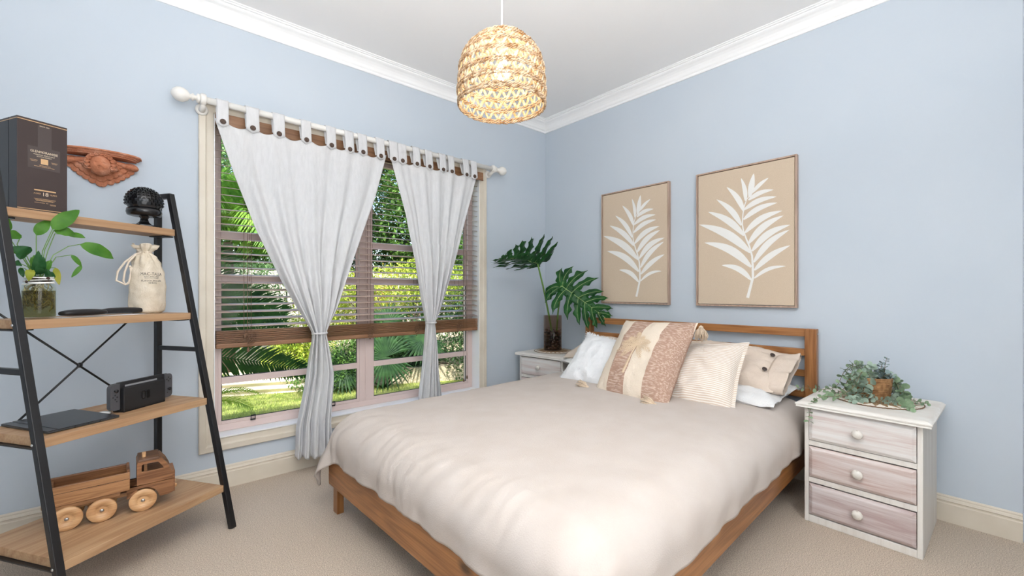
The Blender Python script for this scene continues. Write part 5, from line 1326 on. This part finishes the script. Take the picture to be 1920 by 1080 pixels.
shrub('shrub', 'tall yellow-green shrub rising behind the fan palm', 'shrub', (.3, 3.7, 0), [((.1, 3.6, 1.15), (.65, .4, .40)), ((.8, 3.7, 1.35), (.6, .4, .40)), ((-.6, 3.9, 1.15), (.5, .4, .35)), ((1.6, 3.8, 1.2), (.55, .4, .45))], 'lime', 2100, .055, 19, .02, .4)
# trees beyond
shrub('tree', 'dense dark evergreen tree behind the fence at the centre of the view', 'tree', (.6, 8.0, GZ), [((.4, 7.8, 3.0), (1.7, 1.2, 1.3)), ((1.6, 7.9, 2.2), (1.4, 1.0, 1.1)), ((-.4, 7.9, 2.1), (1.2, .9, .9))], 'dark', 5200, .13, 21, .12, .4)
shrub('tree', 'leafy mid green tree beyond the fence near the mullion', 'tree', (2.6, 7.4, GZ), [((2.6, 7.2, 2.6), (1.3, .9, 1.1)), ((3.6, 7.4, 1.9), (1.2, .9, 1.0)), ((2.9, 7.4, 3.8), (1.3, .9, .9))], 'mid', 4200, .13, 22, .10, .45)
shrub('tree', 'pale green tree beyond the fence at the left of the view', 'tree', (-2.4, 7.6, GZ), [((-2.3, 7.4, 2.5), (1.1, .8, .9)), ((-1.5, 7.6, 3.5), (1.1, .8, .8)), ((-3.0, 7.6, 3.4), (1.0, .8, .9))], 'soft', 3600, .12, 23, .09, .4)
shrub('tree', 'tall dark tree far behind the paling fence', 'tree', (4.9, 9.2, GZ), [((4.8, 9.0, 3.2), (1.8, 1.0, 1.7)), ((6.2, 9.0, 2.2), (1.7, 1.0, 1.7)), ((3.3, 9.4, 4.5), (1.6, 1.0, 1.2)), ((1.4, 9.6, 5.0), (1.6, 1.0, 1.2)), ((7.6, 9.0, 3.6), (1.6, 1.0, 1.6))], 'dark', 3600, .16, 24, .16, .42)
shrub('tree', 'dark background tree over the left fence line', 'tree', (-1.6, 9.6, GZ), [((-1.0, 9.4, 4.2), (1.5, .9, 1.1)), ((-2.6, 9.4, 2.2), (1.4, .9, 1.2)), ((.2, 9.4, 1.6), (1.6, .9, 1.2)), ((-.4, 9.6, 3.2), (1.4, .9, 1.1))], 'dark', 3200, .16, 25, .14, .42)
# palms
def frond(parent, p0, mid, tip, n, ll, lw, mt, r_, droop=.35, name='frond', roll=0.0):
    p0, mid, tip = Vector(p0), Vector(mid), Vector(tip); m = MB()
    def C(t): return p0 * (1 - t) ** 2 + mid * 2 * t * (1 - t) + tip * t * t
    m.tube([C(i / 14) for i in range(15)], [.011 * (1 - .85 * i / 14) for i in range(15)], 6)
    for i in range(n):
        t = .10 + .9 * i / n; p = C(t); d = (C(min(1, t + .02)) - C(t - .02)).normalized(); sd = d.cross(Vector((0, 0, 1))).normalized(); up = sd.cross(d); sd, up = sd * math.cos(roll) + up * math.sin(roll), up * math.cos(roll) - sd * math.sin(roll)
        L = ll * math.sin(PI * (.18 + .78 * t)) ** .7
        for s_ in (-1, 1):
            o = (sd * s_ * .80 + d * .60 + up * .25 + Vector((r_.uniform(-.07, .07), r_.uniform(-.07, .07), r_.uniform(-.07, .07)))).normalized(); w_ = o.cross(up).normalized() * lw / 2
            a = p; b = p + o * L * .5; c = p + o * L - Vector((0, 0, droop * L)); k = len(m.v)
            m.v += [tuple(a - w_ * .5), tuple(a + w_ * .5), tuple(b - w_), tuple(b + w_), tuple(c)]; m.f += [(k, k + 1, k + 3, k + 2), (k + 2, k + 3, k + 4)]; m.sm += [False, False]
    return m.build(name, mt, parent)
PALM1 = leaf_mat('palm_green', srgb(36, 70, 36), srgb(66, 104, 52), .3, .4); PALM2 = leaf_mat('palm_lime', srgb(120, 156, 48), srgb(178, 196, 70), .35, .4); PALM4 = leaf_mat('palm_bright_green', srgb(84, 134, 50), srgb(136, 176, 78), .35, .4); PALM3 = leaf_mat('fan_palm_green', srgb(26, 50, 28), srgb(52, 82, 44), .08, .55)
r_ = random.Random(5)
pa = thing('palm', 'feather palm with a broad dark frond sweeping low across the lawn', 'palm', (-3.75, 1.55, GZ))
MB().tube([(0, 0, 0), (.05, 0, .45), (.03, 0, .80)], [.10, .085, .07], 12).build('trunk', BARK, pa)
for tip, mid, n, ll, ro in (((2.02, -.22, .50), (1.15, -.25, .86), 74, .30, 72), ((1.95, .0, .80), (1.05, .0, 1.25), 70, .36, 60), ((1.8, -.30, 1.05), (1.0, -.2, 1.50), 64, .38, 55), ((1.95, .30, .95), (1.1, .2, 1.25), 64, .40, 65), ((1.6, .35, 1.20), (.9, .3, 1.65), 60, .42, 50), ((1.5, .45, 1.5), (.8, .3, 2.0), 50, .45, 30), ((.9, .9, 1.7), (.5, .5, 2.0), 50, .5, 0), ((-.8, .6, 1.2), (-.5, .3, 1.8), 40, .5, 0), ((-.6, -.8, 1.1), (-.3, -.4, 1.7), 40, .5, 0)):
    frond(pa, (.03, 0, .80), mid, tip, n, ll, .024, PALM1, r_, .12, roll=R(ro))
pb = thing('palm', 'tall bright green palm filling the upper left panes', 'palm', (-2.05, 3.75, .04))
MB().tube([(0, 0, 0), (.03, 0, .8), (.0, 0, 1.7)], [.08, .065, .05], 12).build('trunk', BARK, pb)
for k in range(22):
    a = 2 * PI * k / 22 + r_.uniform(-.2, .2); L = r_.uniform(.7, 1.25); h = r_.uniform(-.5, .7)
    frond(pb, (0, 0, 1.7), (math.cos(a) * L * .5, math.sin(a) * L * .5, 2.6 + h * .4), (math.cos(a) * L, math.sin(a) * L, 1.7 + h), 50, .50, .032, PALM4, r_, .3, roll=R(r_.uniform(-60, 60)))
pc_ = thing('palm', 'small lime palm sprout at the lawn edge by the lower left pane', 'palm', (-2.62, 1.75, GZ + .12))
for tip, mid in (((.55, -.05, .17), (.25, 0, .34)), ((.40, .10, .30), (.2, .05, .45)), ((-.3, .1, .25), (-.15, .05, .4)), ((.45, -.3, .10), (.2, -.15, .3))): frond(pc_, (0, 0, .02), mid, tip, 26, .17, .016, PALM2, r_)
fp_ = thing('palm', 'dark green fan palm with spiky leaves low in the centre pane', 'palm', (-.55, 2.35, GZ))
def fan(parent, c, nrm, R_, n, spread=320):
    c, nrm = Vector(c), Vector(nrm).normalized(); u = nrm.cross(Vector((0, 0, 1))).normalized(); v = u.cross(nrm); m = MB()
    m.tube([(0, 0, 0), tuple(c * .5 + Vector((0, 0, .05))), tuple(c)], [.010, .008, .007], 6)
    for i in range(n):
        a = R(-90 - spread / 2 + spread * i / (n - 1) + 180); L = R_ * r_.uniform(.82, 1.05); o = u * math.sin(a) + v * math.cos(a); s_ = o.cross(nrm).normalized()
        for sg in (-1, 1):
            k = len(m.v); e = nrm * .010 * sg * 0
            p1 = c + o * L * .5; p2 = c + o * L - Vector((0, 0, .10 * L)) + nrm * r_.uniform(-.03, .03)
            m.v += [tuple(c), tuple(p1 + s_ * sg * .021), tuple(p1 + nrm * .012), tuple(p2)]; m.f += [(k, k + 1, k + 2), (k + 2, k + 1, k + 3)]; m.sm += [False, False]
    m.build('fan_leaf', PALM3, parent)
for c, nr, rr in (((.0, -.05, .42), (-.35, -1, .35), .46), ((.55, -.05, .62), (-.2, -1, .6), .45), ((.35, .25, .30), (-.5, -1, .1), .40), ((-.45, .15, .30), (.1, -1, .5), .36), ((.75, .15, .25), (-.3, -1, .2), .42), ((.2, .35, .80), (-.2, -1, .5), .42)):
    fan(fp_, c, nr, rr, 34)
